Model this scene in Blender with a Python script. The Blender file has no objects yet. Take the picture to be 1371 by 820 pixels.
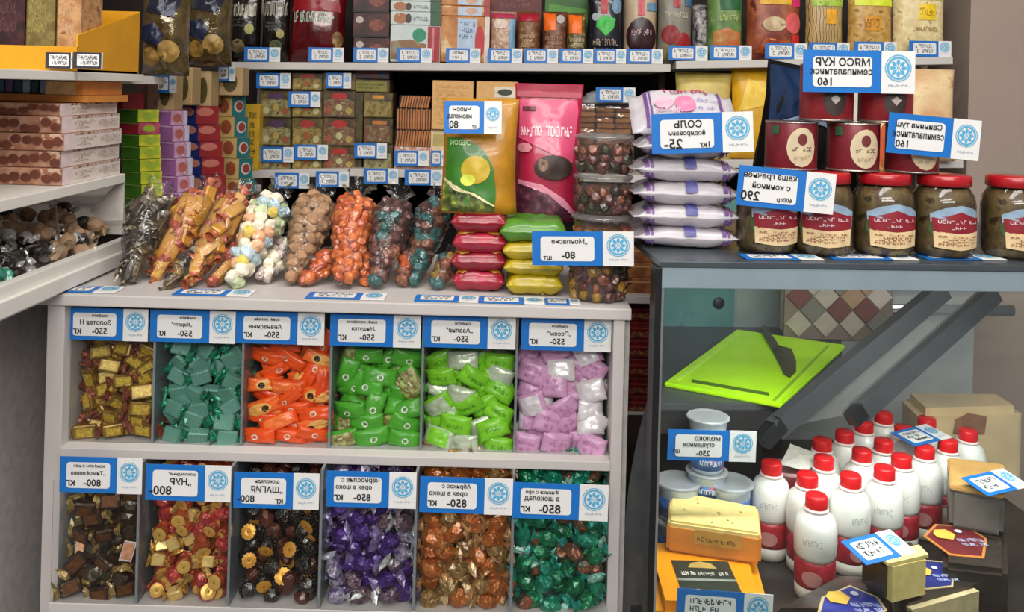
import bpy, bmesh, math, random
from mathutils import Vector, Matrix, Euler, noise
R = math.radians
rnd = random.Random(7)
C = bpy.context.scene.collection
# ---------------------------------------------------------------- camera, world, lights, exposure
F, H, E, TH = 1200.0, 120.0, 1.5, R(1.5)          # focal length (px), horizon row, eye height, roll
cd = bpy.data.cameras.new('camera'); cam = bpy.data.objects.new('camera', cd); C.objects.link(cam)
cd.sensor_fit = 'HORIZONTAL'; cd.sensor_width = 36; cd.lens = F / 1371 * 36; cd.shift_y = -(410 - H) / 1371
cd.clip_start = .02
cam.matrix_world = Matrix.Translation((0, 0, E)) @ Matrix.Rotation(R(90), 4, 'X') @ Matrix.Rotation(TH, 4, 'Z')
sc = bpy.context.scene; sc.camera = cam
wd = bpy.data.worlds.new('world'); sc.world = wd; wd.use_nodes = True
wd.node_tree.nodes['Background'].inputs[0].default_value = (.93, .96, 1, 1)
wd.node_tree.nodes['Background'].inputs[1].default_value = .24
def area(name, loc, rot, sx, sy, power, col=(1, .97, .92)):
    l = bpy.data.lights.new(name, 'AREA'); l.shape = 'RECTANGLE'; l.size = sx; l.size_y = sy; l.energy = power; l.color = col
    o = bpy.data.objects.new(name, l); C.objects.link(o); o.location = loc; o.rotation_euler = rot; return o
area('ceiling_and_fill_light', (-.30, .62, 2.72), (R(6), 0, 0), 1.3, .22, 12)
area('ceiling_and_fill_light', (.85, .80, 2.72), (R(6), 0, 0), 1.0, .22, 13)
area('ceiling_and_fill_light', (.1, -.30, 2.72), (R(18), 0, 0), 1.8, .25, 17)
area('ceiling_and_fill_light', (-.2, -1.35, 2.72), (R(38), 0, 0), 2.2, .3, 26)
area('ceiling_and_fill_light', (.2, -2.4, 2.70), (R(52), 0, 0), 3.0, .4, 62)  # unseen fill light added behind the camera to brighten bins and fridge
vs = sc.view_settings; vs.view_transform = 'Standard'; vs.look = 'None'; vs.gamma = 1; vs.use_curve_mapping = False; vs.exposure = .02

# ---------------------------------------------------------------- helpers
def U(px, py):
    u, v = px - 685.5, py - H; c, s = math.cos(TH), math.sin(TH)
    return u * c + v * s, -u * s + v * c
def P(px, py, D):
    u, v = U(px, py); return Vector((u * D / F, D, E - v * D / F))
def lin(c):
    c = c / 255; return c / 12.92 if c <= .04045 else ((c + .055) / 1.055) ** 2.4
def rgb(h):
    return tuple(lin(int(h[i:i + 2], 16)) for i in (0, 2, 4)) + (1,)
MC = {}
def M(hexc, rough=.5, metal=0., var=.12, scale=60., bump=0., bscale=120., coat=0., kind='plain', hex2=None, hex3=None, alpha=1., detail=2.):
    key = (hexc, rough, metal, var, scale, bump, bscale, coat, kind, hex2, hex3, alpha, detail)
    if key in MC: return MC[key]
    m = bpy.data.materials.new('mat_' + kind + '_' + hexc); m.use_nodes = True
    nt = m.node_tree; b = nt.nodes['Principled BSDF']
    b.inputs['Roughness'].default_value = rough; b.inputs['Metallic'].default_value = metal; b.inputs['Coat Weight'].default_value = coat
    b.inputs['Coat Roughness'].default_value = .08
    tc = nt.nodes.new('ShaderNodeTexCoord')
    c = rgb(hexc)
    r = nt.nodes.new('ShaderNodeValToRGB'); e = r.color_ramp.elements
    if kind == 'plain':
        t = nt.nodes.new('ShaderNodeTexNoise'); t.inputs['Scale'].default_value = scale; t.inputs['Detail'].default_value = detail; fac = t.outputs['Fac']
        e[0].position = .3; e[1].position = .7
        e[0].color = tuple(max(0, x * (1 - var)) for x in c[:3]) + (1,); e[1].color = tuple(min(1, x * (1 + var)) for x in c[:3]) + (1,)
    else:
        if kind == 'vor':
            t = nt.nodes.new('ShaderNodeTexVoronoi'); t.inputs['Scale'].default_value = scale
            g = nt.nodes.new('ShaderNodeSeparateColor'); nt.links.new(t.outputs['Color'], g.inputs[0]); fac = g.outputs[0]
            r.color_ramp.interpolation = 'CONSTANT'
        elif kind == 'wave':
            t = nt.nodes.new('ShaderNodeTexWave'); t.inputs['Scale'].default_value = scale; t.inputs['Distortion'].default_value = 6; t.inputs['Detail'].default_value = 2; t.inputs['Detail Scale'].default_value = .6; fac = t.outputs['Fac']
        else:
            t = nt.nodes.new('ShaderNodeTexNoise'); t.inputs['Scale'].default_value = scale; t.inputs['Detail'].default_value = 4; fac = t.outputs['Fac']
        e[0].color = c; e[1].color = rgb(hex2 or hexc)
        if kind == 'noise': e[0].position = .38; e[1].position = .6
        if kind == 'vor': e[1].position = .45
        if hex3:
            n = e.new(.78 if kind == 'vor' else .52 if kind == 'wave' else .66); n.color = rgb(hex3)
    nt.links.new(tc.outputs['Object'], t.inputs['Vector']); nt.links.new(fac, r.inputs[0]); nt.links.new(r.outputs[0], b.inputs['Base Color'])
    if bump:
        bn = nt.nodes.new('ShaderNodeTexNoise'); bn.inputs['Scale'].default_value = bscale; bn.inputs['Detail'].default_value = 3
        bp = nt.nodes.new('ShaderNodeBump'); bp.inputs['Strength'].default_value = bump; bp.inputs['Distance'].default_value = .004
        nt.links.new(tc.outputs['Object'], bn.inputs['Vector']); nt.links.new(bn.outputs['Fac'], bp.inputs['Height']); nt.links.new(bp.outputs[0], b.inputs['Normal'])
    MC[key] = m; return m
def film(tint='ffffff', refl=.10, haze=.0, bump=.5, bscale=60., rough=.08):
    key = ('film', tint, refl, haze, bump, bscale)
    if key in MC: return MC[key]
    m = bpy.data.materials.new('mat_clear_film'); m.use_nodes = True; nt = m.node_tree; nt.nodes.clear()
    out = nt.nodes.new('ShaderNodeOutputMaterial'); tr = nt.nodes.new('ShaderNodeBsdfTransparent'); tr.inputs[0].default_value = rgb(tint)
    gl = nt.nodes.new('ShaderNodeBsdfGlossy'); gl.inputs['Roughness'].default_value = rough; df = nt.nodes.new('ShaderNodeBsdfDiffuse'); df.inputs[0].default_value = (.85, .87, .88, 1)
    fr = nt.nodes.new('ShaderNodeFresnel'); fr.inputs[0].default_value = 1.35
    mu = nt.nodes.new('ShaderNodeMath'); mu.operation = 'MULTIPLY_ADD'; mu.inputs[1].default_value = .6; mu.inputs[2].default_value = refl
    m1 = nt.nodes.new('ShaderNodeMixShader'); m2 = nt.nodes.new('ShaderNodeMixShader'); m2.inputs[0].default_value = haze
    nt.links.new(fr.outputs[0], mu.inputs[0]); nt.links.new(mu.outputs[0], m1.inputs[0]); nt.links.new(tr.outputs[0], m1.inputs[1]); nt.links.new(gl.outputs[0], m1.inputs[2])
    nt.links.new(m1.outputs[0], m2.inputs[1]); nt.links.new(df.outputs[0], m2.inputs[2]); nt.links.new(m2.outputs[0], out.inputs[0])
    if bump:
        tc = nt.nodes.new('ShaderNodeTexCoord'); bn = nt.nodes.new('ShaderNodeTexNoise'); bn.inputs['Scale'].default_value = bscale; bn.inputs['Detail'].default_value = 2
        bp = nt.nodes.new('ShaderNodeBump'); bp.inputs['Strength'].default_value = bump; bp.inputs['Distance'].default_value = .006
        nt.links.new(tc.outputs['Object'], bn.inputs['Vector']); nt.links.new(bn.outputs['Fac'], bp.inputs['Height'])
        nt.links.new(bp.outputs[0], gl.inputs['Normal']); nt.links.new(bp.outputs[0], fr.inputs['Normal'])
    MC[key] = m; return m

def mesh(name, verts, faces, mat, smooth=False):
    me = bpy.data.meshes.new(name); me.from_pydata([tuple(v) for v in verts], [], faces); me.materials.append(mat)
    if smooth: me.polygons.foreach_set('use_smooth', [True] * len(me.polygons))
    me.update(); return me
def ob(name, me, parent=None, loc=(0, 0, 0), rot=(0, 0, 0)):
    o = bpy.data.objects.new(name, me); C.objects.link(o); o.parent = parent; o.location = loc
    if isinstance(rot, Matrix): o.rotation_euler = rot.to_euler()
    else: o.rotation_euler = rot
    return o
LAB = {}
def tag(o, label, cat, group=None, kind=None):
    o['label'] = label; o['category'] = cat
    if group: o['group'] = group
    if kind: o['kind'] = kind
    return o
def thing(name, label, cat, loc=(0, 0, 0), rot=(0, 0, 0), group=None):
    return tag(ob(name, None, None, loc, rot), label, cat, group)
def struct(name, me, loc=(0, 0, 0), rot=(0, 0, 0)):
    o = ob(name, me, None, loc, rot); o['kind'] = 'structure'; return o
def boxme(name, w, d, h, mat, bev=.0, seg=2, c=(0, 0, 0), smooth=False):
    """box: centred in x and y, base at z=0, moved by c"""
    bm = bmesh.new(); bmesh.ops.create_cube(bm, size=1)
    for v in bm.verts: v.co = Vector((v.co.x * w + c[0], v.co.y * d + c[1], (v.co.z + .5) * h + c[2]))
    if bev: bmesh.ops.bevel(bm, geom=bm.edges[:], offset=bev, segments=seg, affect='EDGES', profile=.6)
    me = bpy.data.meshes.new(name); bm.to_mesh(me); bm.free(); me.materials.append(mat)
    if smooth: me.polygons.foreach_set('use_smooth', [True] * len(me.polygons))
    return me
def span(name, x0, x1, y0, y1, z0, z1, mat, bev=0.):
    return boxme(name, x1 - x0, y1 - y0, z1 - z0, mat, bev, 2, ((x0 + x1) / 2, (y0 + y1) / 2, z0))
def bar(name, a, b, w, d, mat):
    """square bar from a to b"""
    a, b = Vector(a), Vector(b); ax = (b - a).normalized(); s = ax.cross(Vector((0, 1, 0))).normalized(); t = ax.cross(s)
    vs_ = [p + s * w / 2 * i + t * d / 2 * j for p in (a, b) for i, j in ((-1, -1), (1, -1), (1, 1), (-1, 1))]
    return mesh(name, vs_, [(0, 1, 2, 3), (7, 6, 5, 4), (0, 4, 5, 1), (1, 5, 6, 2), (2, 6, 7, 3), (3, 7, 4, 0)], mat)
def lathe(name, prof, mat, n=24, smooth=True, sx=1., sy=1., wob=0., seed=0):
    vs_, fs = [], []
    for k, (r, z) in enumerate(prof):
        for i in range(n):
            a = 2 * math.pi * i / n; q = r
            if wob: q = r * (1 + wob * noise.noise(Vector((math.cos(a) * 2.2 + seed, math.sin(a) * 2.2, z * 55 + seed))))
            vs_.append((q * math.cos(a) * sx, q * math.sin(a) * sy, z))
    for k in range(len(prof) - 1):
        for i in range(n):
            j = (i + 1) % n; fs.append((k * n + i, k * n + j, (k + 1) * n + j, (k + 1) * n + i))
    if prof[0][0] > 1e-6: fs.append(tuple(range(n))[::-1])
    if prof[-1][0] > 1e-6: fs.append(tuple((len(prof) - 1) * n + i for i in range(n)))
    return mesh(name, vs_, fs, mat, smooth)
# --- surfaces: functions of (u,v) in 0..1 giving a point on a front face (local, face looks to -y)
def flatS(w, h, y):
    return lambda u, v, o=0.: Vector(((u - .5) * w, y - o, v * h))
def pouchS(w, h, d, style='stand', seed=0, wr=.0025, side=-1):
    def S(u, v, o=0.):
        a, b = abs(2 * u - 1), abs(2 * v - 1)
        if style == 'stand':                                  # flat seal on top, fat foot
            t = max(0, 1 - a ** 2.6) ** .55 * min(1, max(0, (.93 - v) / .45)) ** .7 * (1 if v > .06 else .75 + v * 4)
            xw = w * (.93 + .07 * (2 * v - 1) ** 2)
        elif style == 'pillow':                               # sealed top and bottom
            t = max(0, 1 - a ** 3) ** .5 * max(0, 1 - (b / .93) ** 3 if b < .93 else 0) ** .6
            xw = w * (.94 + .06 * b ** 2)
        elif style == 'brick':                                # plump block with crimped x ends
            t = max(0, 1 - b ** 6) ** .5 * max(0, 1 - (a / .93) ** 9 if a < .93 else 0) ** .5
            xw = w
        else:                                                 # 'flow': sealed at both x ends
            t = max(0, 1 - b ** 4) ** .5 * max(0, 1 - (a / .86) ** 3 if a < .86 else 0) ** .6
            xw = w
        n = noise.noise(Vector((u * 5 + seed * 3.1, v * 6, seed))) * wr + noise.noise(Vector((u * 13 + seed, v * 12, seed + 5))) * wr * .5
        zz = v * h
        if style in ('flow', 'brick'): zz = (v - .5) * h * (1 - .10 * (a if a < .86 else .86) ** 4 + (.06 if a > .9 else 0)) + h / 2
        return Vector(((u - .5) * xw, side * (d / 2 * t + .0008 + o) - n * (1 if t > .02 else .6), zz))
    return S
def pouchme(name, w, h, d, mat, style='stand', seed=0, wr=.0025, n=12):
    A, B = pouchS(w, h, d, style, seed, wr, -1), pouchS(w, h, d, style, seed, wr, 1)
    vs_, fs = [], []; m = n + 1
    for S in (A, B):
        for j in range(m):
            for i in range(m): vs_.append(S(i / n, j / n))
    for j in range(n):
        for i in range(n):
            a = j * m + i; fs.append((a, a + 1, a + m + 1, a + m)); k = a + m * m; fs.append((k, k + m, k + m + 1, k + 1))
    edge = [(i) for i in range(m)] + [j * m + n for j in range(1, m)] + [n * m + i for i in range(n - 1, -1, -1)] + [j * m for j in range(n - 1, 0, -1)]
    for q in range(len(edge)):
        a, b = edge[q], edge[(q + 1) % len(edge)]; fs.append((b, a, a + m * m, b + m * m))
    return mesh(name, vs_, fs, mat, True)
def cylS(r, h, z0=0.):
    return lambda u, v, o=0.: Vector(((r + o) * math.sin((u - .5) * math.pi), -(r + o) * math.cos((u - .5) * math.pi), z0 + v * h))
def patch(S, spec, o=.0006):
    """spec: ('r',u0,v0,u1,v1) rect, ('e',u,v,ru,rv) ellipse, ('p',[(u,v)..]) polygon, ('s',u0,v0,u1,v1,rows) scribbled lines"""
    k = spec[0]; vs_, fs = [], []
    if k == 'r':
        _, u0, v0, u1, v1 = spec[:5]; n = 10
        for j in range(n + 1):
            for i in range(n + 1): vs_.append(S(u0 + (u1 - u0) * i / n, v0 + (v1 - v0) * j / n, o))
        for j in range(n):
            for i in range(n): a = j * (n + 1) + i; fs.append((a, a + 1, a + n + 2, a + n + 1))
    elif k in 'ep':
        if k == 'e':
            _, u, v, ru, rv = spec[:5]; pts = [(u + ru * math.cos(2 * math.pi * i / 16), v + rv * math.sin(2 * math.pi * i / 16)) for i in range(16)]
        else: pts = spec[1]
        q = []                                                # resample long edges
        for i, p in enumerate(pts):
            p2 = pts[(i + 1) % len(pts)]; st = max(1, int(math.hypot(p2[0] - p[0], p2[1] - p[1]) / .08))
            q += [(p[0] + (p2[0] - p[0]) * s / st, p[1] + (p2[1] - p[1]) * s / st) for s in range(st)]
        cu, cv = sum(p[0] for p in q) / len(q), sum(p[1] for p in q) / len(q); n = len(q)
        vs_.append(S(cu, cv, o))
        for g in (.17, .34, .5, .67, .84, 1):
            for p in q: vs_.append(S(cu + (p[0] - cu) * g, cv + (p[1] - cv) * g, o))
        for i in range(n):
            j = (i + 1) % n; fs.append((0, 1 + i, 1 + j))
            for g in range(5): fs.append((1 + g * n + i, 1 + (g + 1) * n + i, 1 + (g + 1) * n + j, 1 + g * n + j))
    elif k == 's':
        _, u0, v0, u1, v1, rows = spec[:6]; rr = random.Random(int(u0 * 977 + v0 * 733 + rows + (spec[6] if len(spec) > 6 else 0)))
        rh = (v1 - v0) / rows
        n = max(5, int(15 * (u1 - u0) / .6)); un = (u1 - u0) / n; tu, tv = un * .11, rh * .075
        def st(a, b):                                          # one stroke of a letter
            k0 = len(vs_); du, dv = (tu, 0) if abs(a[1] - b[1]) / rh > abs(a[0] - b[0]) / un * .6 else (0, tv)
            vs_.extend([S(a[0] - du, a[1] - dv, o), S(a[0] + du, a[1] + dv, o), S(b[0] + du, b[1] + dv, o), S(b[0] - du, b[1] - dv, o)]); fs.append((k0, k0 + 1, k0 + 2, k0 + 3))
        for q in range(rows):
            zc = v1 - (q + .5) * rh; n0 = rr.choice((0, 0, 1, 2)) if q else 0; n1 = n - (rr.choice((0, 1, 3)) if q else 0)
            for i in range(n0, n1):
                if rr.random() < .1: continue
                a, b = u0 + (i + .16) * un, u0 + (i + .84) * un; c, d = zc - rh * .32, zc + rh * .32 * rr.uniform(.8, 1.1)
                if rr.random() < .75: st((a, c), (a, d))
                for e_ in rr.sample((((b, c), (b, d)), ((a, d), (b, d)), ((a, zc), (b, zc)), ((a, c), (b, c)), ((a, d), (b, c))), rr.choice((1, 2, 2))): st(*e_)
    return vs_, fs
PN = {'r': 'label_field', 'e': 'emblem', 'p': 'picture', 's': 'lettering'}
def deco(root, S, specs, o0=.0006):
    """printed fields lying on the surface S of a thing, each a part; a spec ends with its material and perhaps a name"""
    for i, sp in enumerate(specs):
        nm = PN[sp[0]]; sp = list(sp)
        if isinstance(sp[-1], str): nm = sp.pop()
        m = sp.pop(); m = M(m, .45) if isinstance(m, str) else m
        vs_, fs = patch(S, sp, o0 + i * .00035)
        if fs: ob(nm, mesh(nm, vs_, fs, m, True), root)
_tx = {}
def textverts(s, size=1.):
    if s not in _tx:
        cu = bpy.data.curves.new('t', 'FONT'); cu.body = s; cu.size = 1; cu.resolution_u = 2; cu.align_x = 'CENTER'; cu.offset = .022
        o = bpy.data.objects.new('t', cu); C.objects.link(o)
        dg = bpy.context.evaluated_depsgraph_get(); me = bpy.data.meshes.new_from_object(o.evaluated_get(dg))
        vs_ = [v.co.copy() for v in me.vertices]; fs = [tuple(p.vertices) for p in me.polygons]
        bpy.data.objects.remove(o); bpy.data.curves.remove(cu); bpy.data.meshes.remove(me)
        if vs_:
            x0, x1 = min(v.x for v in vs_), max(v.x for v in vs_); y0, y1 = min(v.y for v in vs_), max(v.y for v in vs_)
            vs_ = [((v.x - (x0 + x1) / 2) / (y1 - y0), (v.y - (y0 + y1) / 2) / (y1 - y0)) for v in vs_]; w = (x1 - x0) / (y1 - y0)
        else: w = 1
        _tx[s] = (vs_, fs, w)
    return _tx[s]
def lettering(lines, y, mat, parent, S=None):
    """lines: (text, xc, zc, height, max width) -> one mesh, mirrored as the photograph shows it"""
    V, Fs = [], []
    for s, xc, zc, hh, mw in lines:
        vs_, fs, w = textverts(s); b = len(V); kx = hh * min(1, mw / (w * hh)) if w else hh
        for a, c in vs_:
            x, z = xc - a * kx, zc + c * hh
            V.append(S(x, z, .0012) if S else (x, y, z))
        Fs += [tuple(b + i for i in f)[::-1] for f in fs]
    return ob('lettering', mesh('lettering', V, Fs, mat), parent)

# shared colours
WHITE = M('d5d1cd', .55, var=.03, scale=8); SHELF = M('c6c0bb', .5, var=.04, scale=10); INK = M('16171c', .7, var=.05)
BLUE = M('0f6cbe', .45, var=.05, scale=30); PAPER = M('dfdedd', .5, var=.03, scale=30); LOGO = M('4fa5cf', .5, var=.06); CAPT = M('a4aebb', .6)
ROSE = {}
def rosette_me(r):
    r = round(r, 4)
    if r in ROSE: return ROSE[r]
    V, Fs = [], []
    def ring(r0, r1, n=28):
        b = len(V)
        for i in range(n):
            a = 2 * math.pi * i / n; V.extend([(r0 * math.cos(a), 0, r0 * math.sin(a)), (r1 * math.cos(a), 0, r1 * math.sin(a))])
        for i in range(n): j = (i + 1) % n; Fs.append((b + 2 * i, b + 2 * i + 1, b + 2 * j + 1, b + 2 * j))
    ring(r * .93, r); ring(r * .70, r * .86)
    for k in range(8):
        a = 2 * math.pi * k / 8; b = len(V); ca, sa = math.cos(a), math.sin(a)
        for q, s in ((.16, 0), (.38, .15), (.58, .10), (.66, 0), (.58, -.10), (.38, -.15)):
            V.append((r * (q * ca - s * sa), 0, r * (q * sa + s * ca)))
        Fs.append(tuple(range(b, b + 6)))
    ring(.001, r * .12, 10)
    ROSE[r] = mesh('rosette', V, Fs, LOGO); return ROSE[r]
TAGM = {}
def price_tag(label, w, h, loc, rot=(0, 0, 0), lines=None, group=None, scrib=3, fs=.70, panel=(.085, .13, .615, .85)):
    t = thing('price_tag', label, 'price tag', loc, rot, group); k = (round(w, 4), round(h, 4), fs, panel)
    if k not in TAGM:
        a = boxme('card', w, .0008, h, BLUE, c=(0, 0, -h / 2)); b = span('logo_panel', (fs - .5) * w, w / 2 + .0004, -.0008, .0005, -h / 2 - .0002, h / 2 + .0002, PAPER)
        x0, z0, x1, z1 = [(p - .5) * q for p, q in zip(panel, (w, h, w, h))]; rr = h * .09; V = []
        for cx, cz, a0 in ((x1 - rr, z1 - rr, 0), (x0 + rr, z1 - rr, 90), (x0 + rr, z0 + rr, 180), (x1 - rr, z0 + rr, 270)):
            for q in range(5): A = R(a0 + q * 22.5); V.append((cx + rr * math.cos(A), -.0009, cz + rr * math.sin(A)))
        pm = mesh('writing_panel', V, [tuple(range(len(V)))], PAPER)
        cx = (fs + 1) / 2 - .5; cm = mesh('caption', *patch(lambda u, v, o=0: Vector(((u - .5) * w, -.0012 - o, (v - .5) * h)), ('s', fs + .06, .15, .95, .23, 1), 0), CAPT)
        TAGM[k] = (a, b, pm, cm, rosette_me(min((1 - fs) * w * .40, h * .33)), cx * w)
    a, b, pm, cm, rm, cx = TAGM[k]
    ob('card', a, t); lp = ob('logo_panel', b, t); wp = ob('writing_panel', pm, t); ob('caption', cm, lp); ob('rosette', rm, lp, (cx, -.0012, h * .10))
    x0, z0, x1, z1 = panel
    if lines:
        L = [(s, (x0 + xc * (x1 - x0) - .5) * w, (z0 + zc * (z1 - z0) - .5) * h, hh * (z1 - z0) * h, mw * (x1 - x0) * w) for s, xc, zc, hh, mw in lines]
        lettering(L, -.0013, INK, wp)
    elif scrib:
        S = lambda u, v, o=0: Vector(((u - .5) * w, -.0012 - o, (v - .5) * h))
        V, fs_ = patch(S, ('s', x0 + .05, z0 + .06, x1 - .05, z1 - .04, scrib, rnd.random()), 0)
        ob('lettering', mesh('lettering', V, fs_, INK), wp)
    return t
ORD = ['topmost', 'second from the top', 'third from the top', 'fourth from the top', 'fifth from the top', 'sixth from the top', 'seventh from the top', 'eighth from the top']
# ---------------------------------------------------------------- the room
DARK = M('241a17', .8, var=.25, scale=12); TAUPE = M('a08f84', .8, var=.04, scale=5)
struct('floor', span('floor', -1.6, 2.4, -2.5, 2.9, -.05, 0, M('6d6660', .5, var=.1, scale=6)))
struct('ceiling', span('ceiling', -1.6, 2.4, -2.5, 2.9, 2.8, 2.85, M('d8d5d0', .8, var=.03)))
struct('wall_back', span('wall_back', -1.6, 2.4, 2.6, 2.7, 0, 2.8, DARK))
struct('wall_left', span('wall_left', -1.6, -1.5, -.2, 2.9, 0, 2.8, M('b9b2aa', .8, var=.05)))
struct('wall_right', span('wall_right', 1.08, 2.4, 2.12, 2.6, 0, 2.8, TAUPE))
# ---------------------------------------------------------------- white candy counter
ZT = E - .290; cx0, cx1 = -.6155, .160
counter = thing('candy_counter', 'white candy counter with two rows of clear divided bins', 'counter', (0, 0, 0))
CW = M('beb8b5', .45, var=.03, scale=10)
ob('top_board', span('top_board', -.70, .168, 1.2, 1.56, ZT - .0155, ZT, CW, .0015), counter)
ob('side_panel', span('side_panel', cx0, -.5925, 1.203, 1.55, 0, ZT - .0155, CW, .001), counter)
ob('side_panel', span('side_panel', .145, .160, 1.203, 1.55, 0, ZT - .0155, CW, .001), counter)
ob('edge_strip', span('edge_strip', .160, .168, 1.213, 1.55, 0, ZT - .0155, M('a9a6a2', .5), .0005), counter)
ob('back_panel', span('back_panel', -.5925, .145, 1.44, 1.45, 0, ZT - .0155, M('8a8480', .6)), counter)
ZS, ZB = E - .4956, E - .692
ob('middle_shelf', span('middle_shelf', -.5925, .145, 1.2, 1.44, ZS - .0125, ZS, CW, .001), counter)
ob('bottom_shelf', span('bottom_shelf', -.5925, .145, 1.18, 1.44, ZB - .016, ZB, CW, .001), counter)
ob('plinth_panel', span('plinth_panel', -.5925, .145, 1.24, 1.26, 0, ZB - .016, CW), counter)
DV = [-.5925, -.478, -.357, -.237, -.112, .016, .145]
EDGE = M('6f7478', .25, var=.1); PANE = film('fdfefe', .0, .0, 0.)
for x in DV[1:-1]:
    ob('divider', span('divider', x - .0016, x + .0016, 1.2222, 1.44, ZS, ZT - .0155, EDGE), counter)
    ob('divider', span('divider', x - .0018, x + .0018, 1.182, 1.44, ZB, ZS - .0125, EDGE), counter)
for i in range(6):
    a, b = DV[i] + .002, DV[i + 1] - .002
    ob('front_pane', span('front_pane', a, b, 1.2218, 1.2226, ZS + .0005, ZT - .0165, PANE), counter)
    ob('front_pane', span('front_pane', a, b, 1.181, 1.182, ZB, ZS - .035, PANE), counter)

# ---------------------------------------------------------------- wrapped sweets
def jit(me, a, seed):
    r = random.Random(seed)
    for v in me.vertices: v.co += Vector((r.uniform(-a, a), r.uniform(-a, a), r.uniform(-a, a)))
    return me
def fan_me(r0, r1, L, mat, seed, n=9):
    r = random.Random(seed); V, Fs = [], []
    for k, (q, x) in enumerate(((r0 * .95, 0), (r0 * .42, L * .22), (r1 * .7, L * .65), (r1, L))):
        for i in range(n):
            a = 2 * math.pi * i / n; g = q * (1 + (r.uniform(-.35, .3) if k > 1 else 0)); V.append((x * (1 + (r.uniform(-.2, .15) if k > 1 else 0)), g * math.cos(a) * .55, g * math.sin(a)))
    for k in range(3):
        for i in range(n): j = (i + 1) % n; Fs.append((k * n + i, k * n + j, (k + 1) * n + j, (k + 1) * n + i))
    return mesh('twist_end', V, Fs, mat)
def proto(kind, **k):
    """one wrapped sweet as (body mesh, [(part name, mesh, loc, rot)])"""
    s = k.get('seed', 0)
    if kind == 'block':
        L, W_, H_ = k['size']; b = boxme('body', L, H_, W_, k['m'], min(W_, H_) * .14, 1, (0, 0, -W_ / 2)); jit(b, .0006, s)
        f = fan_me(H_ * .62, W_ * .62, L * .36, k['e'], s); parts = [('twist_end', f, (L / 2 - .001, 0, 0), (0, 0, 0)), ('twist_end', f, (-L / 2 + .001, 0, 0), (0, 0, math.pi))]
        if 'p' in k: parts.append(('label_field', mesh('label_field', *patch(flatS(L, W_, -H_ / 2 - .0006), ('r', .16, .16, .84, .84), 0), k['p']), (0, 0, -W_ / 2), (0, 0, 0)))
        return b, parts
    if kind == 'flow':
        L, W_, H_ = k['size']; b = pouchme('body', L, W_, H_, k['m'], 'flow', s, .0026, 10)
        for v in b.vertices: v.co.z -= W_ / 2
        S = pouchS(L, W_, H_, 'flow', s, .0026, -1); S2 = lambda u, v, o=0: S(u, v, o) - Vector((0, 0, W_ / 2))
        SB = pouchS(L, W_, H_, 'flow', s, .0026, 1); SB2 = lambda u, v, o=0: SB(u, v, o) - Vector((0, 0, W_ / 2))
        parts = []
        for nm, sp, m in k.get('d', []):
            V, Fs = patch(S2, sp, .0010 + .0004 * len(parts)); parts.append((nm, mesh(nm, V, Fs, m, True), (0, 0, 0), (0, 0, 0)))
        if 'back' in k:
            V, Fs = patch(SB2, ('r', .14, .08, .86, .92), .0010); parts.append(('back_seam', mesh('back_seam', V, Fs, k['back'], True), (0, 0, 0), (0, 0, 0)))
        return b, parts
    if kind == 'coin':
        r, h = k['size']; r_ = random.Random(s)
        b = lathe('body', [(r * .55, -h * .6), (r * .95, -h * .42), (r, h * .2), (r * .9, h * .45), (r * .3, h * .5)], k['m'], 11, False)
        jit(b, r * .07, s)
        for v in b.vertices: v.co = Vector((v.co.x, -v.co.z, v.co.y))
        V = [(0, -h * .53, 0)]; n = 24
        for q, yy in ((.42, .56), (.80, .52)):
            for i in range(n): a = 2 * math.pi * i / n; g = r * q * (1 + (.13 if k.get('star') and q > .5 and i % 2 else 0)); V.append((g * math.cos(a), -h * yy, g * math.sin(a)))
        Fs = [(0, 1 + i, 1 + (i + 1) % n) for i in range(n)] + [(1 + i, 1 + n + i, 1 + n + (i + 1) % n, 1 + (i + 1) % n) for i in range(n)]
        d = mesh('seal', V, Fs, k['p']); c = lathe('seal_dot', [(r * .13, 0), (r * .11, .0006)], k['q'], 8)
        for v in c.vertices: v.co = Vector((v.co.x, -h * .57 - v.co.z, v.co.y))
        sk = fan_me(r * .9, r * 1.25, h * .8, k['m'], s + 3, 11)
        for v in sk.vertices: v.co = Vector((v.co.y / .55, v.co.x + h * .1, v.co.z))
        return b, [('seal', d, (0, 0, 0), (0, 0, 0)), ('seal_dot', c, (0, 0, 0), (0, 0, 0)), ('wrapper_skirt', sk, (0, 0, 0), (0, 0, 0))]
    if kind == 'bonbon':
        a_, b_, c_ = k['size']; bm = bmesh.new(); bmesh.ops.create_icosphere(bm, subdivisions=2, radius=1); r = random.Random(s)
        for v in bm.verts:
            g = 1 + r.uniform(-.17, .13); v.co = Vector((v.co.x * a_ * g, v.co.y * b_ * g, v.co.z * c_ * g))
        b = bpy.data.meshes.new('body'); bm.to_mesh(b); bm.free(); b.materials.append(k['m'])
        parts = []
        if 'e' in k:
            f = fan_me(c_ * .55, c_ * 1.05, a_ * .75, k['e'], s, 8); parts.append(('twist_end', f, (a_ * .82, 0, 0), (0, 0, 0)))
            if k.get('two'): parts.append(('twist_end', f, (-a_ * .82, 0, 0), (0, 0, math.pi)))
        if 'p' in k:
            S = lambda u, v, o=0: Vector((a_ * (2 * u - 1), -b_ * (1.04 * math.sqrt(max(0, 1 - (2 * u - 1) ** 2 - (2 * v - 1) ** 2)) + .04), c_ * (2 * v - 1)))
            V, Fs = patch(S, ('e', .5, .5, .27, .3), 0); parts.append(('label_field', mesh('label_field', V, Fs, k['p'], True), (0, 0, 0), (0, 0, 0)))
        return b, parts
def put(name, pr, loc, rot, parent=None, label=None, cat=None, group=None, scale=1.):
    o = ob(name, pr[0], parent, loc, rot)
    if label: tag(o, label, cat, group)
    if scale != 1: o.scale = (scale,) * 3
    for nm, me, l, r in pr[1]: ob(nm, me, o, l, r)
    return o
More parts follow.
